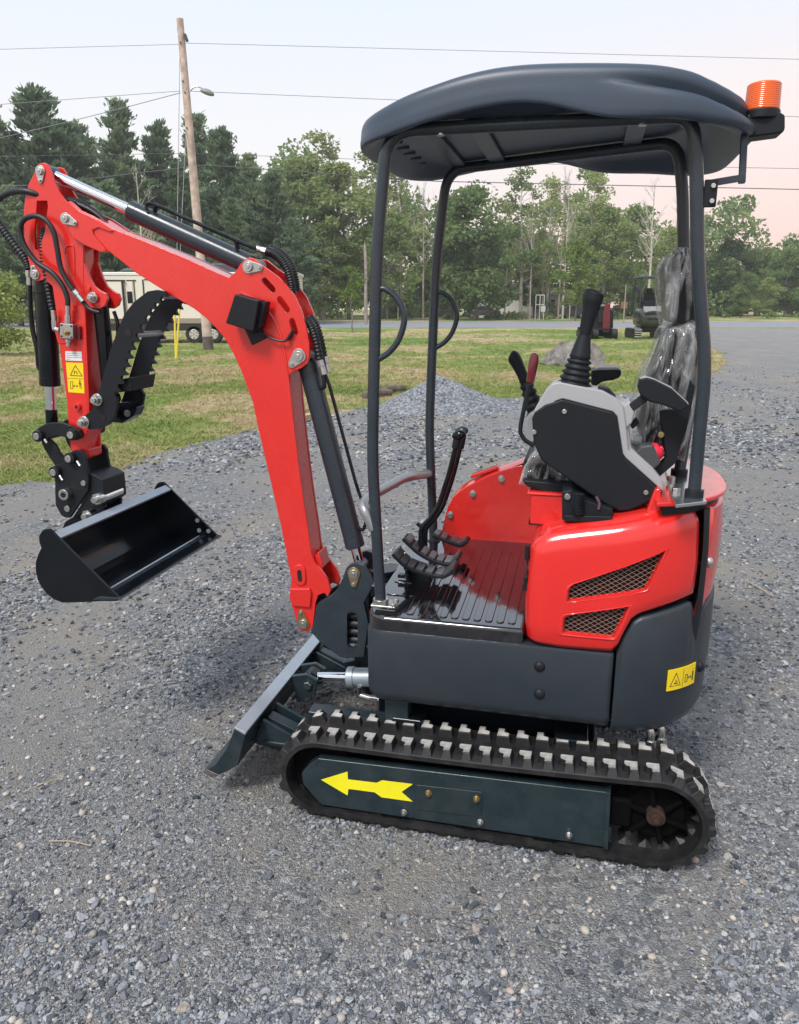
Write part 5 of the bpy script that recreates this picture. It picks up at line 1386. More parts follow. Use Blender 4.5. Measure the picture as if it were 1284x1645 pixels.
def pebbles(n, ya, yb, seed):
    r = np.random.default_rng(seed); u = r.random(n); y = 1/np.sqrt(1/ya**2-u*(1/ya**2-1/yb**2)); x = (r.random(n)*2-1)*(.8*y+.35); p = np.stack([x, y, np.zeros(n)], 1)
    k = np.array([noise.noise(Vector((a*1.3, b*1.3, 9))) for a, b in zip(x, y)]); keep = inside(p, PTS_YARD) & (r.random(n) < np.clip(.4+1.6*k, .05, 1)); p = p[keep]; n = len(p)
    s = .0035+.0075*r.random(n)**2.2; scl = np.stack([s*r.uniform(.9, 1.3, n), s, s*r.uniform(.6, .85, n)], 1); p[:, 2] = .004+scl[:, 2]*.6+np.array([swell(a, b) for a, b in p[:, :2]])
    return p, np.stack([r.normal(0, .2, n), r.normal(0, .2, n), r.random(n)*6.28], 1), scl, r.integers(len(rocks)-4, len(rocks), n)
sets.append(pebbles(2900, 1.0, 5, 31))
pp_ = [np.concatenate([s[i] for s in sets]) for i in range(4)]
scatter('gravel', *pp_, rocks)
# ---------- grass blades on the near lawn
def tuft(i):
    rr_ = random.Random(100+i); vs, fs = [], []
    for k in range(14):
        a = rr_.random()*6.28; d = rr_.random()**.5*.8; b = Vector((d*math.cos(a), d*math.sin(a), -.1)); h = rr_.uniform(.45, 1.0); ln = Vector((rr_.gauss(0, .45), rr_.gauss(0, .45), h)); w_ = rr_.uniform(.035, .07)
        t = Vector((math.cos(a+1.6), math.sin(a+1.6), 0))*w_; n = len(vs)
        vs += [b-t, b+t, b+ln*.55+t*.7, b+ln*.55-t*.7, b+ln+Vector((ln.x*.5, ln.y*.5, -.1))]; fs += [(n, n+1, n+2, n+3), (n+3, n+2, n+4)]
    return MB().add(vs, fs).mesh('grass_tuft', BLADE, 0)
tufts = [tuft(i) for i in range(6)]
def grass(n, ya, yb, h, seed):
    r = np.random.default_rng(seed); u = r.random(n); y = 1/(1/ya-u*(1/ya-1/yb)); x = (r.random(n)*2-1)*(.6*y+.5); p = np.stack([x, y, np.full(n, .0)], 1)
    p = p[~inside(p+r.normal(0, .10, p.shape), PTS_YARD)]; p = p[(p[:, 1] < 54.5)]
    n = len(p); hh = h*r.uniform(.5, 1.3, n)*(1+.012*p[:, 1]); ww = hh*r.uniform(1.0, 1.9, n)
    return p, np.stack([r.normal(0, .15, n), r.normal(0, .15, n), r.random(n)*6.28], 1), np.stack([ww, ww, hh], 1), r.integers(0, 6, n)
sets = [grass(30000, 6, 16, .05, 11), grass(26000, 14, 50, .06, 12)]
scatter('lawn_grass', *[np.concatenate([s[i] for s in sets]) for i in range(4)], tufts)
# ---------- gravel pile
def pile_mat():
    m, nt, b, L = nodes('crushed_stone_heap'); p = wpos(nt); v = N(nt, 'ShaderNodeTexVoronoi'); v.inputs['Scale'].default_value = 34; L(p, v.inputs['Vector']); s = N(nt, 'ShaderNodeSeparateXYZ'); L(v.outputs['Color'], s.inputs[0])
    r = ramp(nt, [(0, (.08, .088, .10)), (.5, (.18, .19, .205)), (1, (.31, .32, .335))]); L(s.outputs[0], r.inputs[0]); L(r.outputs[0], b.inputs['Base Color']); b.inputs['Roughness'].default_value = .9
    bp = N(nt, 'ShaderNodeBump'); bp.inputs['Strength'].default_value = 1; bp.inputs['Distance'].default_value = .02; bp.invert = True; L(v.outputs['Distance'], bp.inputs['Height']); L(bp.outputs[0], b.inputs['Normal']); return m
PILEM = pile_mat()
def heap(name, px0, px1, base_y, apex, seed):
    a, b = G(px0, base_y), G(px1, base_y); c = (a+b)/2; rad = (b-a).length/2; tp = T(apex[0], apex[1], c.y); off = tp.x-c.x
    rg = []; n = 72; m = 26
    for j in range(m+1):
        f_ = 1-j/m; row = []
        for k in range(n):
            t = 2*PI*k/n; lob = 1+.10*noise.noise(Vector((math.cos(t)*1.3, math.sin(t)*1.3, seed)))
            x, y = c.x+off*(1-f_)+rad*f_*lob*math.cos(t), c.y+rad*.62*f_*lob*math.sin(t); g = 1-f_
            z = tp.z*(.25*g+.75*g**1.45)+.035*noise.noise(Vector((x*2.2, y*2.2, seed)))*(1 if f_ < .95 else 0)
            row.append((x, y, max(z, -.02)))
        rg.append(row)
    return MB().rings(rg, True, False, True).build(name, PILEM, smooth=60)
hp = heap('gravel_pile', 580, 848, 657, (704, 600), 4)
tag(hp, 'low cone of grey crushed stone heaped at the lawn edge behind the excavator', 'gravel pile')
# ---------- boulder, timbers
def boulder_fn(seed):
    rr_ = random.Random(seed); pl = [(Vector((rr_.gauss(0, 1), rr_.gauss(0, .7), rr_.gauss(.3, .7))).normalized(), rr_.uniform(.33, .62)) for _ in range(12)]
    def f(q):
        u = Vector(q)
        for n, d in pl:
            k = u.dot(n)-d
            if k > 0: u -= n*k
        return u*1.25+noise.noise_vector(u*4+Vector((seed, 0, 0)))*.05+noise.noise_vector(u*11)*.02
    return f
def boulder(name, px0, px1, base_y, top_y, m, seed):
    a, b = G(px0, base_y), G(px1, base_y); c = (a+b)/2; rx = (b-a).length/2; h = T((px0+px1)/2, top_y, c.y).z
    o = MB().ell((0, 0, 0), (rx, rx*.6, h), 40, 26, None, 0, boulder_fn(seed)).build(name, m, None, 0, 18)
    o.location = (c.x, c.y, -.03); return o
BOUL = mat('lichen_stone', (.15, .135, .12), .9, var=.6, vscale=5, bump=1, bscale=9, dust=.5, dcol=(.38, .36, .33))
tag(boulder('boulder', 882, 982, 587, 552, BOUL, 3), 'broad weathered grey boulder lying in the lawn beyond the gravel', 'boulder')
WOOD = mat('weathered_timber', (.13, .105, .085), .85, var=.5, vscale=8, bump=.6, bscale=40)
CUTW = mat('cut_timber', (.45, .34, .22), .8, var=.2, vscale=12)
for k, (a, b, c_, d, lb) in enumerate(((612, 634, 650, 629, 'dark weathered timber lying on the grass left of the stone heap, upper of two'), (585, 641, 628, 636, 'dark weathered timber half sunk in the grass, lower and leftmost of two'))):
    q, q2 = G(a, b), G(c_, d); q.z = q2.z = .06
    t_ = MB().tube([q, q.lerp(q2, .5)+Vector((0, 0, .02)), q2], [.07, .08, .06], 9).build('timber', WOOD, None, .01); tag(t_, lb, 'timber')
q, q2 = G(488, 677), G(500, 672); q.z = q2.z = .05
tag(MB().tube([q, q2+Vector((.12, 0, 0))], .06, 4).build('timber_offcut', CUTW, None, .004), 'short pale cut timber block on the lawn edge behind the boom', 'timber')
# ---------- utility pole with lamp, guys and wires
POLE = mat('pine_pole', (.50, .39, .33), .85, var=.3, vscale=5, bump=.5, bscale=30)
pb_, pt_ = G(335, 562), T(289, 30, G(335, 562).y)
up_ = empty('utility_pole', pb_); tag(up_, 'tall bare wooden utility pole with a street lamp, leaning left on the lawn', 'utility pole')
lp = lambda q: q-pb_
def chk(m_):
    nt = m_.node_tree; 
n = 14; MB().tube([lp(pb_.lerp(pt_, i/n)) for i in range(n+1)], [.175-.065*i/n for i in range(n+1)], 14).build('pole', POLE, up_)
MB().tube([lp(pb_.lerp(pt_, .0)), lp(pb_.lerp(pt_, .045))], [.185, .18], 14).build('pole_butt', mat('tarred_butt', (.10, .085, .075), .9, var=.3, vscale=6), up_)
d_ = pb_.y
arm_ = cr([lp(T(a, b, d_-.1)) for a, b in ((305, 146), (310, 141), (317, 138.5), (324, 141))], 5)
la = MB().tube(arm_, .028, 8).build('lamp_arm', STEEL, up_)
lh = T(333, 149, d_-.1); MB().ell(lp(lh), (.24, .14, .12), 14, 10, Matrix.Rotation(R(18), 3, 'Y'), 0, lambda v: Vector((v.x, v.y, v.z*(1.0 if v.z > 0 else .55)))).build('lamp_head', mat('lamp_grey', (.24, .24, .24), .5), la, 0, 60)
MB().tube([lp(T(297, 55, d_-.12)), lp(T(301, 66, d_-.15))], .05, 8).tube([lp(T(293, 50, d_)), lp(T(299, 58, d_-.1))], .02, 6).build('insulator', mat('dark_insulator', (.06, .05, .05), .4), up_)
for a, b in ((290, 68), (294, 130), (297, 148), (300, 205)): MB().disc(lp(T(a, b, d_-.14)), .03, .03, 8).build('bolt_head', WOOD, up_)
WIREM = mat('cable_grey', (.07, .07, .08), .6); WIREL = mat('cable_light', (.22, .22, .24), .6)
def wire(label, pts, r, m=WIREM, sag=0):
    q = [T(a, b, Y) for a, b, Y in pts]; o = []
    for a, b in zip(q, q[1:]):
        for i in range(16): t = i/16; o.append(a.lerp(b, t)-Vector((0, 0, sag*4*t*(1-t))))
    o.append(q[-1]); return tag(MB().tube(o, r, 5, 0, False).build('power_line', m, None, 0, 60), label, 'power line')
wire('thin top wire running from the pole head to both picture sides', [(-900, 104, 34), (284, 71, d_), (300, 69, d_), (1700, 106, 30)], .008, WIREL)
wire('wire leaving the pole at lamp height towards the left', [(-900, 234, 32), (290, 146, d_)], .009, WIREL)
wire('sagging service wire from the lamp bracket down to the left', [(-700, 330, 42), (290, 149, d_)], .012, WIREL, .6)
wire('thin wire from the lamp height towards the right behind the canopy', [(300, 146, d_), (1700, 205, 30)], .009, WIREL)
wire('upper of two roadside wires crossing in front of the far trees', [(-600, 262, 62), (300, 246, 58), (700, 260, 58), (1900, 282, 56)], .015)
wire('thick lower roadside cable crossing in front of the far trees', [(-600, 325, 60), (60, 297, 57), (330, 265, 56), (700, 291, 55), (1900, 318, 54)], .027)
for k, (a, b, c_, d, lb) in enumerate(((289, 85, 283, 500, 'taut guy wire dropping from the pole head, left of the pole'), (299, 205, 285, 500, 'shorter guy wire from the pole, nearer its trunk'))):
    q, q2 = T(a, b, d_), T(c_, d, d_-4.5); tag(MB().tube([q, q2], .011, 5, 0, False).build('guy_wire', WIREL), lb, 'guy wire')
gb = G(283, 577)
YP = mat('yellow_guard', (.75, .58, .05), .5)
for a, b, lb in ((280, 284, 'yellow guy wire guard tube standing on the lawn, left of the pair'), (290, 284.5, 'yellow guy wire guard tube leaning beside its twin, right of the pair')):
    q, q2 = T(b-1.5, 577, gb.y), T(a, 478, gb.y+.1)
    tag(MB().tube([q+Vector((0, 0, -.03)), q.lerp(q2, .5), q2], .028, 10).build('guy_wire_guard', YP), lb, 'wire guard')
# ---------- travel trailer
TY = 33.0
def TB(px0, px1, py0, py1, Y):
    m_ = (py0+py1)/2; return Vector((T(px0, m_, Y).x, Y, T(px0, py1, Y).z)), Vector((T(px1, m_, Y).x, Y, T(px1, py0, Y).z))
tr0 = empty('travel_trailer', G(316, 553)); tr0.location = (T(316, 553, TY).x, TY, 0)
tag(tr0, 'long cream travel trailer with dark trim parked behind the utility pole', 'trailer')
o_ = Vector(tr0.location)
CREAM = mat('cream_panel', (.74, .68, .59), .4, var=.03); TRIM = mat('dark_trim', (.03, .026, .024), .4); TWHITE = mat('trailer_white', (.72, .70, .66), .4); TGLASS = mat('tinted_glass', (.012, .014, .016), .08)
def tbox(name, px0, px1, py0, py1, d0, d1, m, par=tr0, bev=.01):
    a, b = TB(px0, px1, py0, py1, TY); return MB().box(((a.x+b.x)/2-o_.x, (d0+d1)/2, (a.z+b.z)/2), (b.x-a.x, d1-d0, b.z-a.z)).build(name, m, par, bev)
tbox('body', 150, 476, 441, 519, 0, 2.4, CREAM); tbox('roof', 149, 477, 437, 442.5, -.03, 2.43, TWHITE, tr0, .03)
tbox('skirt', 152, 474, 519, 531, .02, 2.38, TRIM); tbox('stripe', 150, 476, 511, 519.5, -.006, .1, mat('tan_stripe', (.30, .25, .20), .4))
for a, b in ((158, 193), (157, 161), (196, 201), (231, 235), (300, 304)): pass
fr_ = tbox('slide_out', 160, 199, 452, 512, -.12, .0, CREAM); 
for a, b, c_, d in ((157.5, 201, 449.5, 451.5), (157.5, 159, 452, 513), (199.5, 201.5, 452, 524)): tbox('slide_out_trim', a, b, c_, d, -.14, -.001, TRIM, fr_, .004)
dr = tbox('door', 203.5, 215.5, 452, 520, -.02, 0, CREAM)
tbox('window', 205, 213.5, 468, 487, -.035, -.021, TGLASS, dr, .02); tbox('door_handle', 213.2, 214.6, 490, 494, -.05, -.021, TRIM, dr, .004)
for a, b, c_, d in ((203, 218.5, 449.5, 451.3), (217, 218.5, 452, 521), (231.5, 233.5, 449, 524), (231.5, 300, 448, 449.6)): tbox('trim_strip', a, b, c_, d, -.03, 0, TRIM, tr0, .004)
tbox('window', 400, 440, 458, 480, -.025, 0, TGLASS, tr0, .02)
tbox('tail_lamp', 470.5, 473, 450, 462, -.01, .02, mat('lamp_red', (.3, .02, .02), .3))
for a, b, c_ in ((332, 388, 421), (185, 222, 430)): tbox('roof_air_conditioner', a, b, c_, 437.5, .7, 1.7, mat('ac_dark', (.05, .055, .065), .5), tr0, .08)
for px in (312, 343, 374):
    q = T(px, 540, TY)-o_; wh = MB().cyl((q.x, .02, .37), (q.x, .26, .37), .37, 28).build('wheel', RUB, tr0, .04)
    MB().cyl((q.x, .005, .37), (q.x, .03, .37), .21, 24).build('rim', STEEL, wh, .02)
    for k in range(6):
        t = 2*PI*k/6; MB().box((q.x+.12*math.cos(t), -.0, .37+.12*math.sin(t)), (.14, .02, .035), Matrix.Rotation(-t, 3, 'Y')).build('spoke', TWHITE, wh, .004)
tbox('hitch', 140, 152, 528, 532, 1.1, 1.3, TRIM); tbox('landing_leg', 170, 172, 530, 551.5, .3, .4, TRIM); tbox('landing_leg', 455, 457, 530, 551.5, .3, .4, TRIM)
# ---------- foliage
def leaf_mat(name, cols, trans=.35):
    m = bpy.data.materials.new(name); m.use_nodes = True; nt = m.node_tree; nt.nodes.clear(); L = nt.links.new
    o = N(nt, 'ShaderNodeOutputMaterial'); d = N(nt, 'ShaderNodeBsdfDiffuse'); t = N(nt, 'ShaderNodeBsdfTranslucent'); mxs = N(nt, 'ShaderNodeMixShader'); mxs.inputs[0].default_value = trans
    p = wpos(nt); n = tnoise(nt, p, .55, 4, .7); n2 = tnoise(nt, p, 7, 2); oi = N(nt, 'ShaderNodeObjectInfo')
    r = ramp(nt, [(.3, cols[0]), (.5, cols[1]), (.72, cols[2])]); L(n, r.inputs[0])
    c = mixc(nt, .5, r.outputs[0], n2, 'OVERLAY')
    hs = N(nt, 'ShaderNodeHueSaturation'); L(c, hs.inputs['Color'])
    mr = N(nt, 'ShaderNodeMapRange'); L(oi.outputs['Random'], mr.inputs[0]); mr.inputs['To Min'].default_value = .75; mr.inputs['To Max'].default_value = 1.3; L(mr.outputs[0], hs.inputs['Value'])
    mr2 = N(nt, 'ShaderNodeMapRange'); L(oi.outputs['Random'], mr2.inputs[0]); mr2.inputs['To Min'].default_value = .515; mr2.inputs['To Max'].default_value = .485; L(mr2.outputs[0], hs.inputs['Hue'])
    L(hs.outputs[0], d.inputs[0]); L(hs.outputs[0], t.inputs[0]); L(d.outputs[0], mxs.inputs[1]); L(t.outputs[0], mxs.inputs[2]); L(mxs.outputs[0], o.inputs[0]); return m
PINEL = leaf_mat('pine_needles', ((.13, .19, .115), (.20, .275, .16), (.29, .36, .19)), .4)
LEAFD = leaf_mat('dark_leaves', ((.135, .20, .08), (.21, .285, .115), (.30, .37, .15)), .45)
LEAFM = leaf_mat('mid_leaves', ((.19, .25, .095), (.28, .34, .135), (.37, .41, .175)), .45)
LEAFL = leaf_mat('pale_leaves', ((.16, .23, .06), (.25, .32, .085), (.34, .39, .12)))
BARK = mat('grey_bark', (.17, .15, .13), .9, var=.4, vscale=3); BARKP = mat('pale_bark', (.48, .43, .37), .9, var=.3, vscale=3); DEADW = mat('dead_wood', (.30, .255, .21), .9, var=.3, vscale=3)
def cards(cent, size, nrm=None, asp=1.0, r=None, name='crown', m=None, fold=.0):
    """many small leaf-sized faces at the given centres"""
    n = len(cent); u = r.normal(0, 1, (n, 3)); u /= np.linalg.norm(u, axis=1)[:, None]
    if nrm is not None: u = nrm+u*.45; u /= np.linalg.norm(u, axis=1)[:, None]
    w_ = r.normal(0, 1, (n, 3)); v = np.cross(u, w_); v /= np.linalg.norm(v, axis=1)[:, None]
    s = (size*r.uniform(.6, 1.4, n))[:, None]; a = u*s*asp; b = v*s*.55
    vs = np.stack([cent-a, cent+b*1.0, cent+a, cent-b], 1).reshape(-1, 3)
    me = bpy.data.meshes.new(name); me.vertices.add(4*n); me.vertices.foreach_set('co', vs.astype(np.float32).ravel())
    me.loops.add(4*n); me.loops.foreach_set('vertex_index', np.arange(4*n, dtype=np.int32)); me.polygons.add(n)
    me.polygons.foreach_set('loop_start', np.arange(0, 4*n, 4, dtype=np.int32)); me.polygons.foreach_set('loop_total', np.full(n, 4, np.int32))
    me.update(calc_edges=True); me.materials.append(m); return me
def limb(mb, a, b, r0, r1, n=5, wob=.0, rr_=random):
    pts = [a.lerp(b, i/4)+Vector((rr_.gauss(0, wob), rr_.gauss(0, wob), rr_.gauss(0, wob)))*(0 if i in (0, ) else 1) for i in range(5)]
    mb.tube(pts, [r0+(r1-r0)*i/4 for i in range(5)], n, 0, False); return pts[-1]
def pine(seed, H=20.0, bare=1.6, spread=3.6):
    rr_ = random.Random(seed); r = np.random.default_rng(seed); tb = MB(); tip = Vector((rr_.gauss(0, .3), rr_.gauss(0, .3), H))
    tb.tube([tip*(i/8) for i in range(9)], [.30-.285*i/8 for i in range(9)], 8, 0, False); cs, nm = [], []
    z = bare
    while z < H-.3:
        f_ = (z-bare)/(H-bare); ln = spread*1.18*((1-f_)**.92)*(1 if f_ > .12 else .75)*rr_.uniform(.72, 1.12)+.3
        for k in range(rr_.randint(5, 7)):
            a = rr_.random()*6.28; l_ = ln*rr_.uniform(.55, 1.12); up = rr_.uniform(-.05, .32)+.5*f_
            d = Vector((math.cos(a), math.sin(a), up)); b0 = tip*(z/H)+Vector((0, 0, rr_.uniform(-.2, .2))); e = b0+d*l_+Vector((0, 0, .12*l_))
            if f_ < .85: limb(tb, b0, e, .05*(1-f_)+.012, .008, 4, .03, rr_)
            for q in range(max(2, int(l_*2.6))):
                t = rr_.uniform(.3, 1.02); c = b0.lerp(e, t); wd = .20+.18*(1-t)
                for _ in range(26):
                    cs.append((c.x+rr_.gauss(0, wd), c.y+rr_.gauss(0, wd), c.z+rr_.gauss(.08, .15))); nm.append((d.x*.6, d.y*.6, .75))
        z += rr_.uniform(.5, .75)
    for _ in range(50): t = rr_.random(); cs.append((tip.x+rr_.gauss(0, .12+.25*t), tip.y+rr_.gauss(0, .12+.25*t), H-1.3*t+.2)); nm.append((0, 0, 1))
    return tb.mesh('trunk', BARK, 60), cards(np.array(cs), .165, np.array(nm), 1.5, r, 'crown', PINEL)
def broad(seed, H, rx, base, m, ncl=34, per=130, cl=1.0, size=.17, bark=BARK, sparse=0.0, col=None):
    """trunk with limbs to leaf clumps spread unevenly through the crown"""
    rr_ = random.Random(seed); r = np.random.default_rng(seed); tb = MB(); top = Vector((rr_.gauss(0, .4), rr_.gauss(0, .4), H*.93))
    tb.tube([top*(i/8)+Vector((rr_.gauss(0, .08), rr_.gauss(0, .08), 0))*(i > 0) for i in range(9)], [(.022*H)*(1-.9*i/8)*.55 for i in range(9)], 8, 0, False); cs = []
    for k in range(ncl):
        f_ = rr_.random()**.85; z = base+(H-base)*f_; env = rx*(math.sin(PI*min(1, .12+.86*f_))**.7)*rr_.uniform(.7, 1.15); a = rr_.random()*6.28; d = env*rr_.random()**.45
        c = Vector((top.x*f_+d*math.cos(a), top.y*f_+d*math.sin(a), z-.2*d/rx)); s0 = top*(max(.15, (z-d*.7)/(H*.93)))
        limb(tb, s0, c, .012*H*(1-f_)*.45+.02, .012, 4, .1, rr_)
        if rr_.random() < sparse: continue
        n = int(per*rr_.uniform(.6, 1.3)); rad = cl*rr_.uniform(.65, 1.35); q = r.normal(0, 1, (n, 3)); q /= np.linalg.norm(q, axis=1)[:, None]
        q *= (rad*r.random(n)**.4)[:, None]; q[:, 2] *= .72; cs.append(q+np.array(c))
    cs = np.concatenate(cs); return tb.mesh('trunk', bark, 60), cards(cs, size, None, 1.0, r, 'crown', m)
def bare(seed, H, bark=DEADW, forks=4, spread=.35):
    rr_ = random.Random(seed); tb = MB(); top = Vector((rr_.gauss(0, .3), 0, H)); tb.tube([top*(i/6)+Vector((rr_.gauss(0, .06), 0, 0)) for i in range(7)], [.013*H*(1-.88*i/6) for i in range(7)], 7, 0, False)
    def grow(a, d, l_, r_, dep):
        e = a+d*l_; e = limb(tb, a, e, r_, r_*.45, 4, l_*.03, rr_)
        if dep > 0:
            for _ in range(3):
                v = (d+Vector((rr_.gauss(0, .45), rr_.gauss(0, .45), rr_.gauss(.15, .25)))).normalized(); grow(a.lerp(e, rr_.uniform(.4, 1)), v, l_*rr_.uniform(.45, .7), r_*.5, dep-1)
    for k in range(14):
        z = H*rr_.uniform(.35, .97); a = rr_.random()*6.28; v = Vector((math.cos(a)*spread*2, math.sin(a)*spread*2, 1)).normalized(); grow(top*(z/H), v, H*.22*(1.25-z/H), .0042*H*(1.2-z/H)+.01, 2)
    return tb.mesh('trunk', bark, 60), None
KINDS = {}
def proto(kind, H, meshes): KINDS.setdefault(kind, []).append((H, meshes))
for s_ in range(4): proto('pine', 20, pine(40+s_, 20, 1.6, (4.2, 4.9, 3.8, 4.5)[s_]))
for s_ in range(3): proto('dense', 13, broad(60+s_, 13, 4.1, 1.6, LEAFD, 70, 150, 1.15, .20))
for s_ in range(3): proto('mid', 14, broad(70+s_, 14, 3.8, 2.4, LEAFM, 58, 130, 1.05, .19))
for s_ in range(3): proto('airy', 17, broad(80+s_, 17, 3.3, 4.5, LEAFM, 52, 75, .95, .17, BARKP, .15))
for s_ in range(2): proto('pale', 9, broad(90+s_, 9, 2.4, 1.8, LEAFL, 40, 120, .8, .15))
for s_ in range(3): proto('bare', 15, bare(95+s_, 15, BARKP if s_ else DEADW))
proto('sapling', 4.6, broad(99, 4.6, 1.0, 1.7, LEAFL, 26, 60, .36, .075))
proto('snag', 8, (lambda mb: (mb.tube([(0, 0, 0), (.05, 0, 3), (0, .05, 5.5), (.1, 0, 7.6), (.2, 0, 8)], [.24, .22, .2, .17, .03], 9, 0, False).tube([(0, 0, 4.2), (.5, .1, 4.9)], [.06, .03], 5, 0, False).mesh('trunk', DEADW, 60), None))(MB()))
TNAME = dict(pine='pine_tree', dense='dense_tree', mid='broadleaf_tree', airy='slender_tree', pale='young_tree', bare='bare_tree', sapling='sapling', snag='tree_snag')
def tree(kind, px, top, Y, label, wide=1.0, var=None, group=None):
    H, (tm, cm) = KINDS[kind][(var if var is not None else random.randrange(9)) % len(KINDS[kind])]
    b = T(px, 490, Y); h = T(px, top, Y).z; e = empty(TNAME[kind], (b.x, Y, -.05), random.random()*6.28); k = h/H; e.scale = (k*wide, k*wide, k)
    t = bpy.data.objects.new('trunk', tm); C.objects.link(t); t.parent = e
    if cm: c = bpy.data.objects.new('crown', cm); C.objects.link(c); c.parent = e
    return tag(e, label, 'tree', group or 'trees along the far side of the road')
GP = 'pines beyond the trailer'
# pines on the left, front to back
PN = [(12, 150, 74, 1.1, 'tall pine at the left picture edge with a ragged two-lobed head'), (98, 138, 76, 1.3, 'tallest pine of the left stand, broad dark head above the dipper arm'), (214, 163, 78, 1.05, 'pointed pine between the arm head and the utility pole'),
      (266, 196, 82, 1.0, 'slim pine top just left of the utility pole'), (322, 186, 80, 1.0, 'pine whose crown shows right behind the upper utility pole'), (372, 206, 76, 1.15, 'pine just right of the utility pole with a twin pointed head'),
      (412, 250, 72, 1.1, 'lower full pine sloping down right of the utility pole'), (160, 196, 88, 1.1, 'pine filling the gap behind the two tallest left pines'), (52, 215, 86, 1.2, 'dark pine standing behind between the two leftmost tops'),
      (446, 275, 70, 1.1, 'rightmost pine of the left stand, above the boom elbow'), (300, 265, 66, 1.2, 'bushy pine low in front of the stand beside the pole'), (180, 290, 62, 1.3, 'wide low pine behind the arm cylinder rod'),
      (30, 300, 60, 1.3, 'low spreading pine behind the hose loops at the left edge'), (100, 330, 58, 1.3, 'low dark pine behind the dipper arm head'), (380, 320, 60, 1.25, 'low wide pine behind the arm cylinder barrel'), (250, 340, 57, 1.3, 'low pine behind the trailer roof, left of the pole'), (470, 350, 66, 1.2, 'small dark pine between boom elbow and the first broadleaf trees')]
for i, (px, tp, Y, wd_, lb) in enumerate(PN): tree('pine', px, tp, Y, lb, wd_*1.22, i, GP)
DT = [('airy', 520, 218, 92, 1.25, 'tall light-crowned tree right of the pines, left of the front canopy post'), ('mid', 487, 262, 90, 1.2, 'broadleaf tree with grey-green crown touching the last pine'), ('mid', 560, 265, 88, 1.2, 'full broadleaf tree behind the small sapling'),
      ('airy', 598, 248, 94, 1.2, 'airy tall tree crossing the near front canopy post'), ('airy', 648, 262, 92, 1.25, 'loose yellowish-green tree between the two front canopy posts'), ('mid', 622, 345, 84, 1.1, 'lower bushy tree between the two front posts'),
      ('bare', 680, 285, 84, .8, 'pale bare-limbed tree standing between the front posts'), ('dense', 768, 306, 84, 1.25, 'dark dense rounded tree seen under the middle of the canopy'), ('dense', 728, 360, 88, 1.1, 'dark bushy tree just right of the far front post'),
      ('airy', 838, 276, 94, 1.2, 'tall thin-leaved tree under the canopy, right of the dark dense tree'), ('airy', 880, 282, 98, 1.1, 'slender tall tree with a long pale trunk left of the joystick'), ('bare', 905, 290, 90, .7, 'tall bare trunk with few limbs left of the left joystick'),
      ('airy', 940, 278, 96, 1.1, 'light green pointed tree above the joystick'), ('mid', 965, 335, 90, 1.1, 'green broadleaf tree behind the joystick'), ('pale', 925, 388, 80, 1.2, 'bright yellow-green young tree directly left of the joystick top'),
      ('dense', 1005, 335, 96, 1.0, 'dark tree behind the parked black excavator, to its left'), ('bare', 1042, 288, 88, 1.0, 'tall bare birch with fine twigs left of the rear canopy post'), ('bare', 1075, 320, 100, .9, 'bare twiggy tree half hidden by the rear canopy post'),
      ('mid', 1066, 370, 98, 1.1, 'broadleaf tree behind the seat headrest'), ('dense', 1160, 388, 112, 1.3, 'far dark tree right of the rear post, tallest there'), ('mid', 1215, 402, 118, 1.5, 'round far tree between the teal roofed house and the picture edge'),
      ('dense', 1262, 404, 108, 1.4, 'dark far tree at the right picture edge'), ('dense', 1192, 440, 100, 1.2, 'low dark tree beside the teal roofed house'), ('mid', 1236, 446, 96, 1.4, 'low spreading bushy tree near the right picture edge'), ('dense', 1110, 400, 116, 1.3, 'far dark tree seen just past the rear canopy post'),
      ('bare', 236, 262, 52, .9, 'dead grey leafless tree in front of the pines'), ('snag', 588, 388, 66, .8, 'broken pale snag trunk behind the near front post'), ('snag', 1004, 455, 70, .6, 'short pale snag trunk left of the parked black excavator'), ('airy', 700, 320, 99, 1.2, 'loose leafy tree behind the far front post'), ('mid', 800, 370, 95, 1.0, 'bushy tree filling under the canopy right of the dense dark tree'),
      ('sapling', 566, 428, 46, 1.0, 'small staked sapling on the lawn before the road'), ('mid', 515, 360, 86, 1.2, 'lower green tree behind the boom hoses'), ('dense', 858, 395, 99, 1.0, 'low dark tree behind the white metal rack')]
for i, (k, px, tp, Y, wd_, lb) in enumerate(DT): tree(k, px, tp, Y, lb, wd_, i)
# thin straight trunks of the wood edge
SL = [(812, 400, 90, 'slim leafy trunk at the wood edge in the middle of the canopy opening'), (852, 380, 92, 'bare pole-like trunk just left of the white rack'), (872, 420, 95, 'slim leafy trunk right behind the white rack'), (898, 330, 93, 'bare pole-like trunk between the rack and the joystick'), (916, 440, 89, 'slim leafy trunk directly left of the joystick head'),
      (640, 420, 90, 'bare pole-like trunk between the two front canopy posts'), (545, 440, 88, 'slim leafy trunk left of the lawn sapling'), (500, 450, 87, 'bare pole-like trunk right of the boom hoses'), (757, 455, 93, 'slim leafy trunk just right of the far front post')]
for i, (px, tp, Y, lb) in enumerate(SL): tree('bare' if i % 2 else 'airy', px, tp-70, Y, lb, .55, i, 'slim trunks along the wood edge')
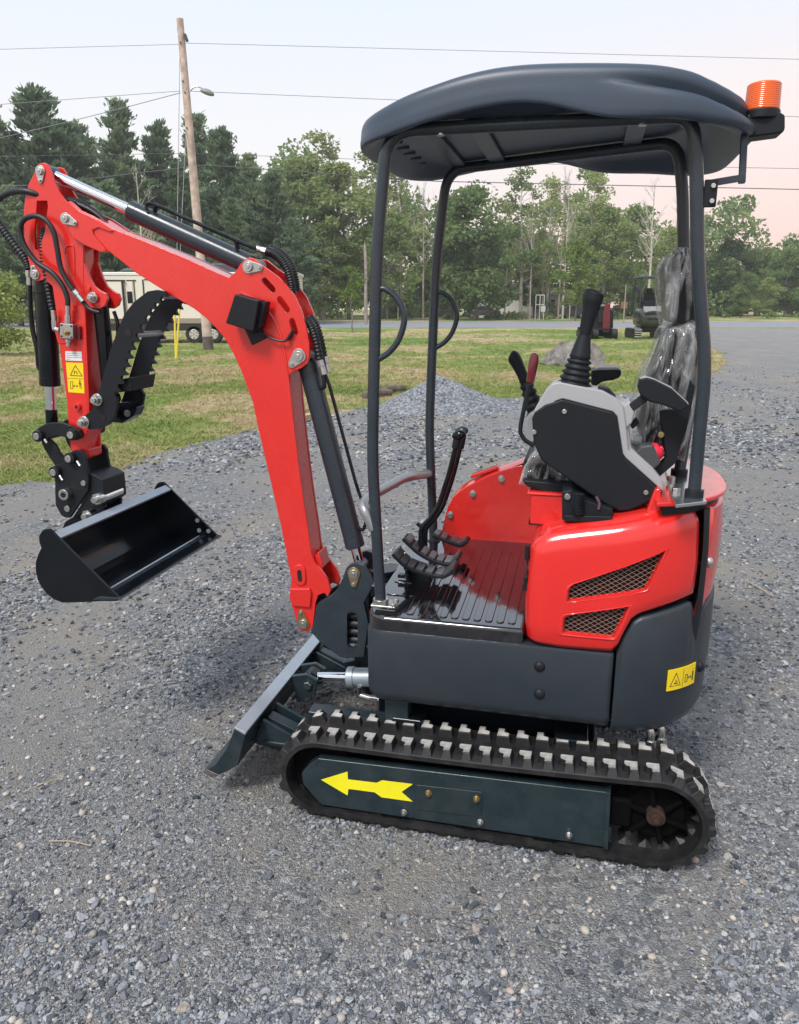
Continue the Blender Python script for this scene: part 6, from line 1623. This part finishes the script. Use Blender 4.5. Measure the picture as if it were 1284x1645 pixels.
# the wood behind, one mass
def woods():
    r = np.random.default_rng(5); cs = []
    for k in range(820):
        x = r.uniform(-75, 95); Y = r.uniform(104, 122)+max(0, (x-25))*.25; top = 13.2+2.6*math.sin(x*.31)+2.2*math.sin(x*.83+1)-max(0, x-25)*.09+max(0, min(5, (-8-x)*.6)); z = r.uniform(.3, max(3, top)); n = 150
        q = r.normal(0, 1, (n, 3)); q /= np.linalg.norm(q, axis=1)[:, None]; q *= (r.uniform(1.4, 2.6)*r.random(n)**.4)[:, None]; q[:, 2] *= .75; cs.append(q+np.array((x, Y, z)))
    o = bpy.data.objects.new('far_woods', cards(np.concatenate(cs), .34, None, 1.0, r, 'far_woods', LEAFD)); C.objects.link(o); stuff(o)
woods()
def under():
    r = np.random.default_rng(6); cs = []
    for k in range(80):
        x = r.uniform(-70, 70); Y = r.uniform(86, 100)+max(0, (x-25))*.3; n = 60; q = r.normal(0, 1, (n, 3)); q /= np.linalg.norm(q, axis=1)[:, None]
        q *= (r.uniform(.5, 1.2)*r.random(n)**.4)[:, None]; q[:, 2] = np.abs(q[:, 2])*.8; cs.append(q+np.array((x, Y, .1)))
    o = bpy.data.objects.new('undergrowth', cards(np.concatenate(cs), .2, None, 1.0, r, 'undergrowth', LEAFD)); C.objects.link(o); stuff(o)
under()
# leafy bush at the left edge
BUSHL = leaf_mat('bush_leaves', ((.24, .30, .09), (.34, .40, .13), (.42, .46, .17)))
bq = G(2, 571); tm, cm = broad(120, 2.9, 1.25, .35, BUSHL, 46, 105, .42, .062)
bsh = empty('leafy_bush', (T(-2, 571, bq.y).x, bq.y, 0)); 
for nm, me in (('stem', tm), ('crown', cm)): o = bpy.data.objects.new(nm, me); C.objects.link(o); o.parent = bsh
tag(bsh, 'yellow-green leafy bush cut by the left picture edge', 'bush')
# ---------- houses beyond the trees
def house(px0, px1, base, eave, ridge, Y, wallm, roofm, label, wins, depth=7):
    a, b = T(px0, base, Y), T(px1, base, Y); ze, zr_ = T(px0, eave, Y).z, T(px0, ridge, Y).z; wd_ = b.x-a.x; e = empty('house', ((a.x+b.x)/2, Y, 0)); tag(e, label, 'house')
    MB().box((0, depth/2, ze/2), (wd_, depth, ze)).build('wall', wallm, e)
    MB().add([(-wd_/2-.3, -.35, ze-.05), (wd_/2+.3, -.35, ze-.05), (wd_/2+.3, depth+.35, ze-.05), (-wd_/2-.3, depth+.35, ze-.05), (-wd_/2-.3, depth/2, zr_), (wd_/2+.3, depth/2, zr_)], [(0, 1, 5, 4), (2, 3, 4, 5), (0, 4, 3), (1, 2, 5), (3, 2, 1, 0)]).build('roof', roofm, e)
    for wx0, wx1, wy0, wy1 in wins:
        p, q = T(wx0, wy1, Y), T(wx1, wy0, Y); cx_ = (p.x+q.x)/2-e.location.x; f_ = MB().box((cx_, -.02, (p.z+q.z)/2), (q.x-p.x, .06, q.z-p.z)).build('window', TWHITE, e)
        MB().box((cx_, -.055, (p.z+q.z)/2), ((q.x-p.x)*.78, .02, (q.z-p.z)*.82)).build('pane', TGLASS, f_)
    return e
house(770, 905, 503, 474, 455, 103, mat('white_siding', (.62, .60, .58), .7), mat('brown_roof', (.13, .11, .10), .8), 'long low white house half hidden by trunks, seen under the canopy', [(800, 808, 480, 492), (838, 848, 480, 492), (884, 893, 480, 492)])
house(600, 735, 502, 478, 462, 112, mat('grey_siding', (.50, .49, .47), .7), mat('grey_roof', (.16, .15, .15), .8), 'pale low building between the two front canopy posts behind trees', [(650, 657, 483, 494), (706, 715, 483, 494)])
house(1132, 1196, 494, 472, 455, 128, mat('cream_siding', (.60, .54, .46), .7), mat('teal_metal_roof', (.07, .30, .27), .5), 'cream house with teal roof right of the rear canopy post', [(1150, 1156, 476, 488), (1164, 1170, 476, 488), (1180, 1187, 476, 488)])
# parked cars under the trees
def car(px, Y, col, label):
    e = empty('parked_car', (T(px, 500, Y).x, Y, 0)); tag(e, label, 'car', 'cars parked under the far trees'); m = mat('car_paint', col, .25, coat=.5)
    MB().prism([(-2.1, .35), (-2.15, .8), (-1.9, .95), (-1.1, 1.0), (-.5, 1.42), (.8, 1.42), (1.5, 1.0), (2.1, .92), (2.2, .5), (2.1, .33)], -.85, .85).build('body', m, e, .06)
    MB().prism([(-.95, 1.02), (-.45, 1.36), (.75, 1.36), (1.3, 1.02)], -.87, .87).build('window', TGLASS, e)
    for x in (-1.35, 1.35):
        w_ = MB().cyl((x, -.88, .33), (x, .88, .33), .33, 16).build('wheel', RUB, e); MB().cyl((x, -.9, .33), (x, -.87, .33), .2, 12).build('rim', STEEL, w_)
car(915, 97, (.02, .022, .026), 'black car parked under the trees left of the joystick'); car(948, 98, (.03, .03, .036), 'dark car parked under the trees half behind the joystick'); car(775, 97, (.10, .10, .11), 'grey car parked under the trees in the middle of the canopy opening')
# white metal rack by the road
ry = G(868, 514).y; e = empty('metal_rack', (T(868, 514, ry).x, ry, 0)); tag(e, 'white metal frame rack standing by the road under the canopy', 'rack'); PWH = mat('white_metal', (.62, .62, .62), .5)
a, b = T(861.5, 474, ry), T(875, 474, ry)
for x in (a.x, (a.x+b.x)/2, b.x): MB().tube([(x-e.location.x, 0, 0), (x-e.location.x, 0, a.z)], .045, 6).build('upright', PWH, e)
for z in (a.z, a.z*.62): MB().tube([(a.x-e.location.x, 0, z), (b.x-e.location.x, 0, z)], .045, 6).build('cross_bar', PWH, e)
MB().box((0.25, -.05, a.z*.45), (.5, .04, .6)).build('panel', PWH, e)
sy = G(1000, 512).y; e = empty('marker_sign', (T(1001, 512, sy).x, sy, 0)); tag(e, 'small orange marker board on a post left of the parked black excavator', 'sign')
MB().tube([(0, 0, 0), (0, 0, 1.9)], .04, 6).build('post', DEADW, e); MB().box((0, -.06, 1.55), (.75, .03, .75)).build('board', mat('faded_orange', (.55, .28, .16), .6), e)
# ---------- second excavator, parked far off, seen from behind
by = 38.4; e = empty('mini_excavator', (T(1037, 543, by).x, by, 0)); e.scale = (1.0, 1.12, 1.19); tag(e, 'black mini excavator with canopy parked far off on the lawn, seen from behind', 'excavator')
OLIV = mat('olive_black_panel', (.035, .04, .032), .25, coat=.4, var=.5, vscale=2.2)
for s_ in (-1, 1):
    lp_ = [(.72*math.cos(t)+(.35 if math.cos(t) > 0 else -.35)*0, .2+.2*math.sin(t)) for t in [2*PI*i/24 for i in range(24)]]
    t_ = MB(); rg = [[(s_*.62+dx, (.55 if math.cos(t) > 0 else -.55)+.2*math.cos(t), .2+.2*math.sin(t)) for t in [2*PI*i/28 for i in range(28)]] for dx in (-.17, .17)]
    t_.rings(rg, True, True, True); tr_ = t_.build('track', RUB, e)
    for k in range(9): MB().box((s_*.62, -.55+.13*k, .405), (.33, .06, .03)).build('lug', DUST, tr_)
    for k in range(4): MB().box((s_*.62, -.765, .08+.09*k), (.33, .03, .04)).build('lug', DUST, tr_)
MB().box((0, 0, .35), (.9, .9, .2)).build('lower_frame', BLACK, e, .02)
MB().ell((0, -.15, .82), (.62, .75, .40), 24, 12, None, 0, lambda v: Vector((math.copysign(abs(v.x/.62)**.55*.62, v.x), math.copysign(abs(v.y/.75)**.6*.75, v.y), math.copysign(abs(v.z/.4)**.55*.4, v.z)))).build('tail_cover', OLIV, e, 0, 60)
MB().box((0, -.885, .78), (.5, .05, .06)).build('tail_handle', MATTE, e, .01)
MB().box((0, -.86, .98), (.8, .06, .10)).build('vent_panel', MATTE, e, .01)
MB().box((0, .05, 1.3), (.62, .5, .35)).build('seat_base', MATTE, e, .05); MB().box((0, -.05, 1.52), (.5, .14, .55)).build('seat_backrest', SEATM, e, .05); MB().box((0, -.05, 1.86), (.3, .1, .2)).build('seat_headrest', SEATM, e, .04)
for s_ in (-1, 1):
    MB().tube(fillet([(s_*.55, -.45, 1.15), (s_*.52, -.42, 2.3), (s_*.5, .55, 2.32), (s_*.55, .62, 1.0)], 5, .12), .035, 8).build('canopy_post', GREYP, e)
    MB().box((s_*.40, .1, 1.5), (.14, .4, .22)).build('console', MATTE, e, .02)
    jj = MB().tube([(s_*.40, .2, 1.6), (s_*.38, .24, 1.85)], .03, 8).build('joystick', MATTE, e)
MB().box((0, .1, 2.37), (1.22, 1.25, .09)).build('canopy_roof', ROOFM, e, .04)
MB().tube(fillet([(0, .8, .7), (0, 1.3, 1.9), (0, 2.2, 2.1)], 5, .3), .09, 8).build('boom', MATTE, e); MB().tube([(0, 2.2, 2.1), (0, 2.3, .9)], .07, 8).build('dipper_arm', MATTE, e)
MB().prism([(-.5, 1.25), (.5, 1.25), (.45, 1.05), (-.45, 1.05)], -.84, -.80).build('pale_tail_plate', LGREY, e, .01)  # light-grey piece added to lighten the dark machine
# ---------- red compact loader beside it
ly = 38.0; e = empty('compact_loader', (T(962, 545, ly).x, ly, 0)); tag(e, 'dark red stand-on compact loader parked on the lawn behind the joystick', 'loader')
RL = mat('deep_red_paint', (.13, .012, .016), .4, coat=.1)
for s_, x in ((-1, -.35), (1, .55)):
    t_ = MB(); rg = [[(x+dx, (.6 if math.cos(t) > 0 else -.6)+.24*math.cos(t), .24+.24*math.sin(t)) for t in [2*PI*i/24 for i in range(24)]] for dx in (-.13, .13)]
    t_.rings(rg, True, True, True).build('track', RUB, e)
MB().prism([(-.45, .45), (-.5, 1.1), (-.2, 1.45), (.25, 1.5), (.5, 1.2), (.55, .5)], -.45, .5).build('body', MATTE, e, .04)
MB().prism([(.02, .3), (-.02, 1.2), (.08, 1.62), (.3, 1.6), (.34, 1.0), (.36, .3)], -.6, -.46).build('red_mast', RL, e, .03)
MB().box((.02, -.5, 1.0), (.5, .1, .55)).build('control_panel', MATTE, e, .03)
MB().box((.0, -.58, .45), (.6, .3, .08)).build('foot_platform', MATTE, e, .02)
for s_ in (-1, 1): MB().tube(fillet([(s_*.42, -.3, 1.3), (s_*.45, .5, 1.5), (s_*.45, 1.2, .6)], 4, .2), .06, 6).build('loader_arm', RL, e)
MB().prism([(-.75, .05), (.75, .05), (.75, .5), (-.75, .5)], 1.2, 1.35).build('bucket', BLACK, e, .02)
MB().prism([(-1.0, .08), (-.45, .08), (-.45, .42), (-.98, .4)], -.75, .5).build('black_attachment', BLACK, e, .03)
MB().box((.1, -.2, 1.56), (.4, .4, .1)).build('engine_cover', mat('pale_cover', (.5, .48, .46), .5), e, .03)
MB().tube(fillet([(-.2, -.45, 1.2), (-.2, -.55, 1.6), (.25, -.55, 1.6), (.25, -.45, 1.2)], 4, .1), .025, 6).build('hand_bar', MATTE, e)
# dry straws lying on the gravel
STRAW = mat('dry_straw', (.42, .33, .20), .8)
for a, b, c_, d, lb in ((80, 1364, 148, 1372, 'pale dry straw lying on the gravel left of the track'), (505, 1196+0, 512, 1216, 'short dry straw on the gravel left of the track front'), (40, 1295-10, 104, 1262, 'faint dry twig on the gravel at lower left'), (1196, 940, 1240, 968, 'dry straw on the gravel right of the hood')):
    q, q2 = G(a, b), G(c_, d); q.z = .016+swell(q.x, q.y); q2.z = .02+swell(q2.x, q2.y); m_ = q.lerp(q2, .5)+Vector((.003, .004, .004)); tag(MB().tube(cr([q, m_, q2], 4), .0016 if b > 1100 else .003, 5).build('straw', STRAW), lb, 'straw')
# ---------- evening haze: one closed box of thin even air round the camera and everything built
def haze(dens):
    m = bpy.data.materials.new('haze_air'); m.use_nodes = True; nt = m.node_tree; nt.nodes.clear()
    o = N(nt, 'ShaderNodeOutputMaterial'); v = N(nt, 'ShaderNodeVolumePrincipled'); v.inputs['Color'].default_value = (.93, .94, .95, 1); v.inputs['Density'].default_value = dens; v.inputs['Anisotropy'].default_value = .2
    nt.links.new(v.outputs[0], o.inputs['Volume'])
    b = MB().box((0, 110, 12.5), (660, 400, 27)).build('haze', m, None, 0, 0); b.visible_shadow = True; return stuff(b)
haze(.0008)
sc.cycles.volume_bounces = 0
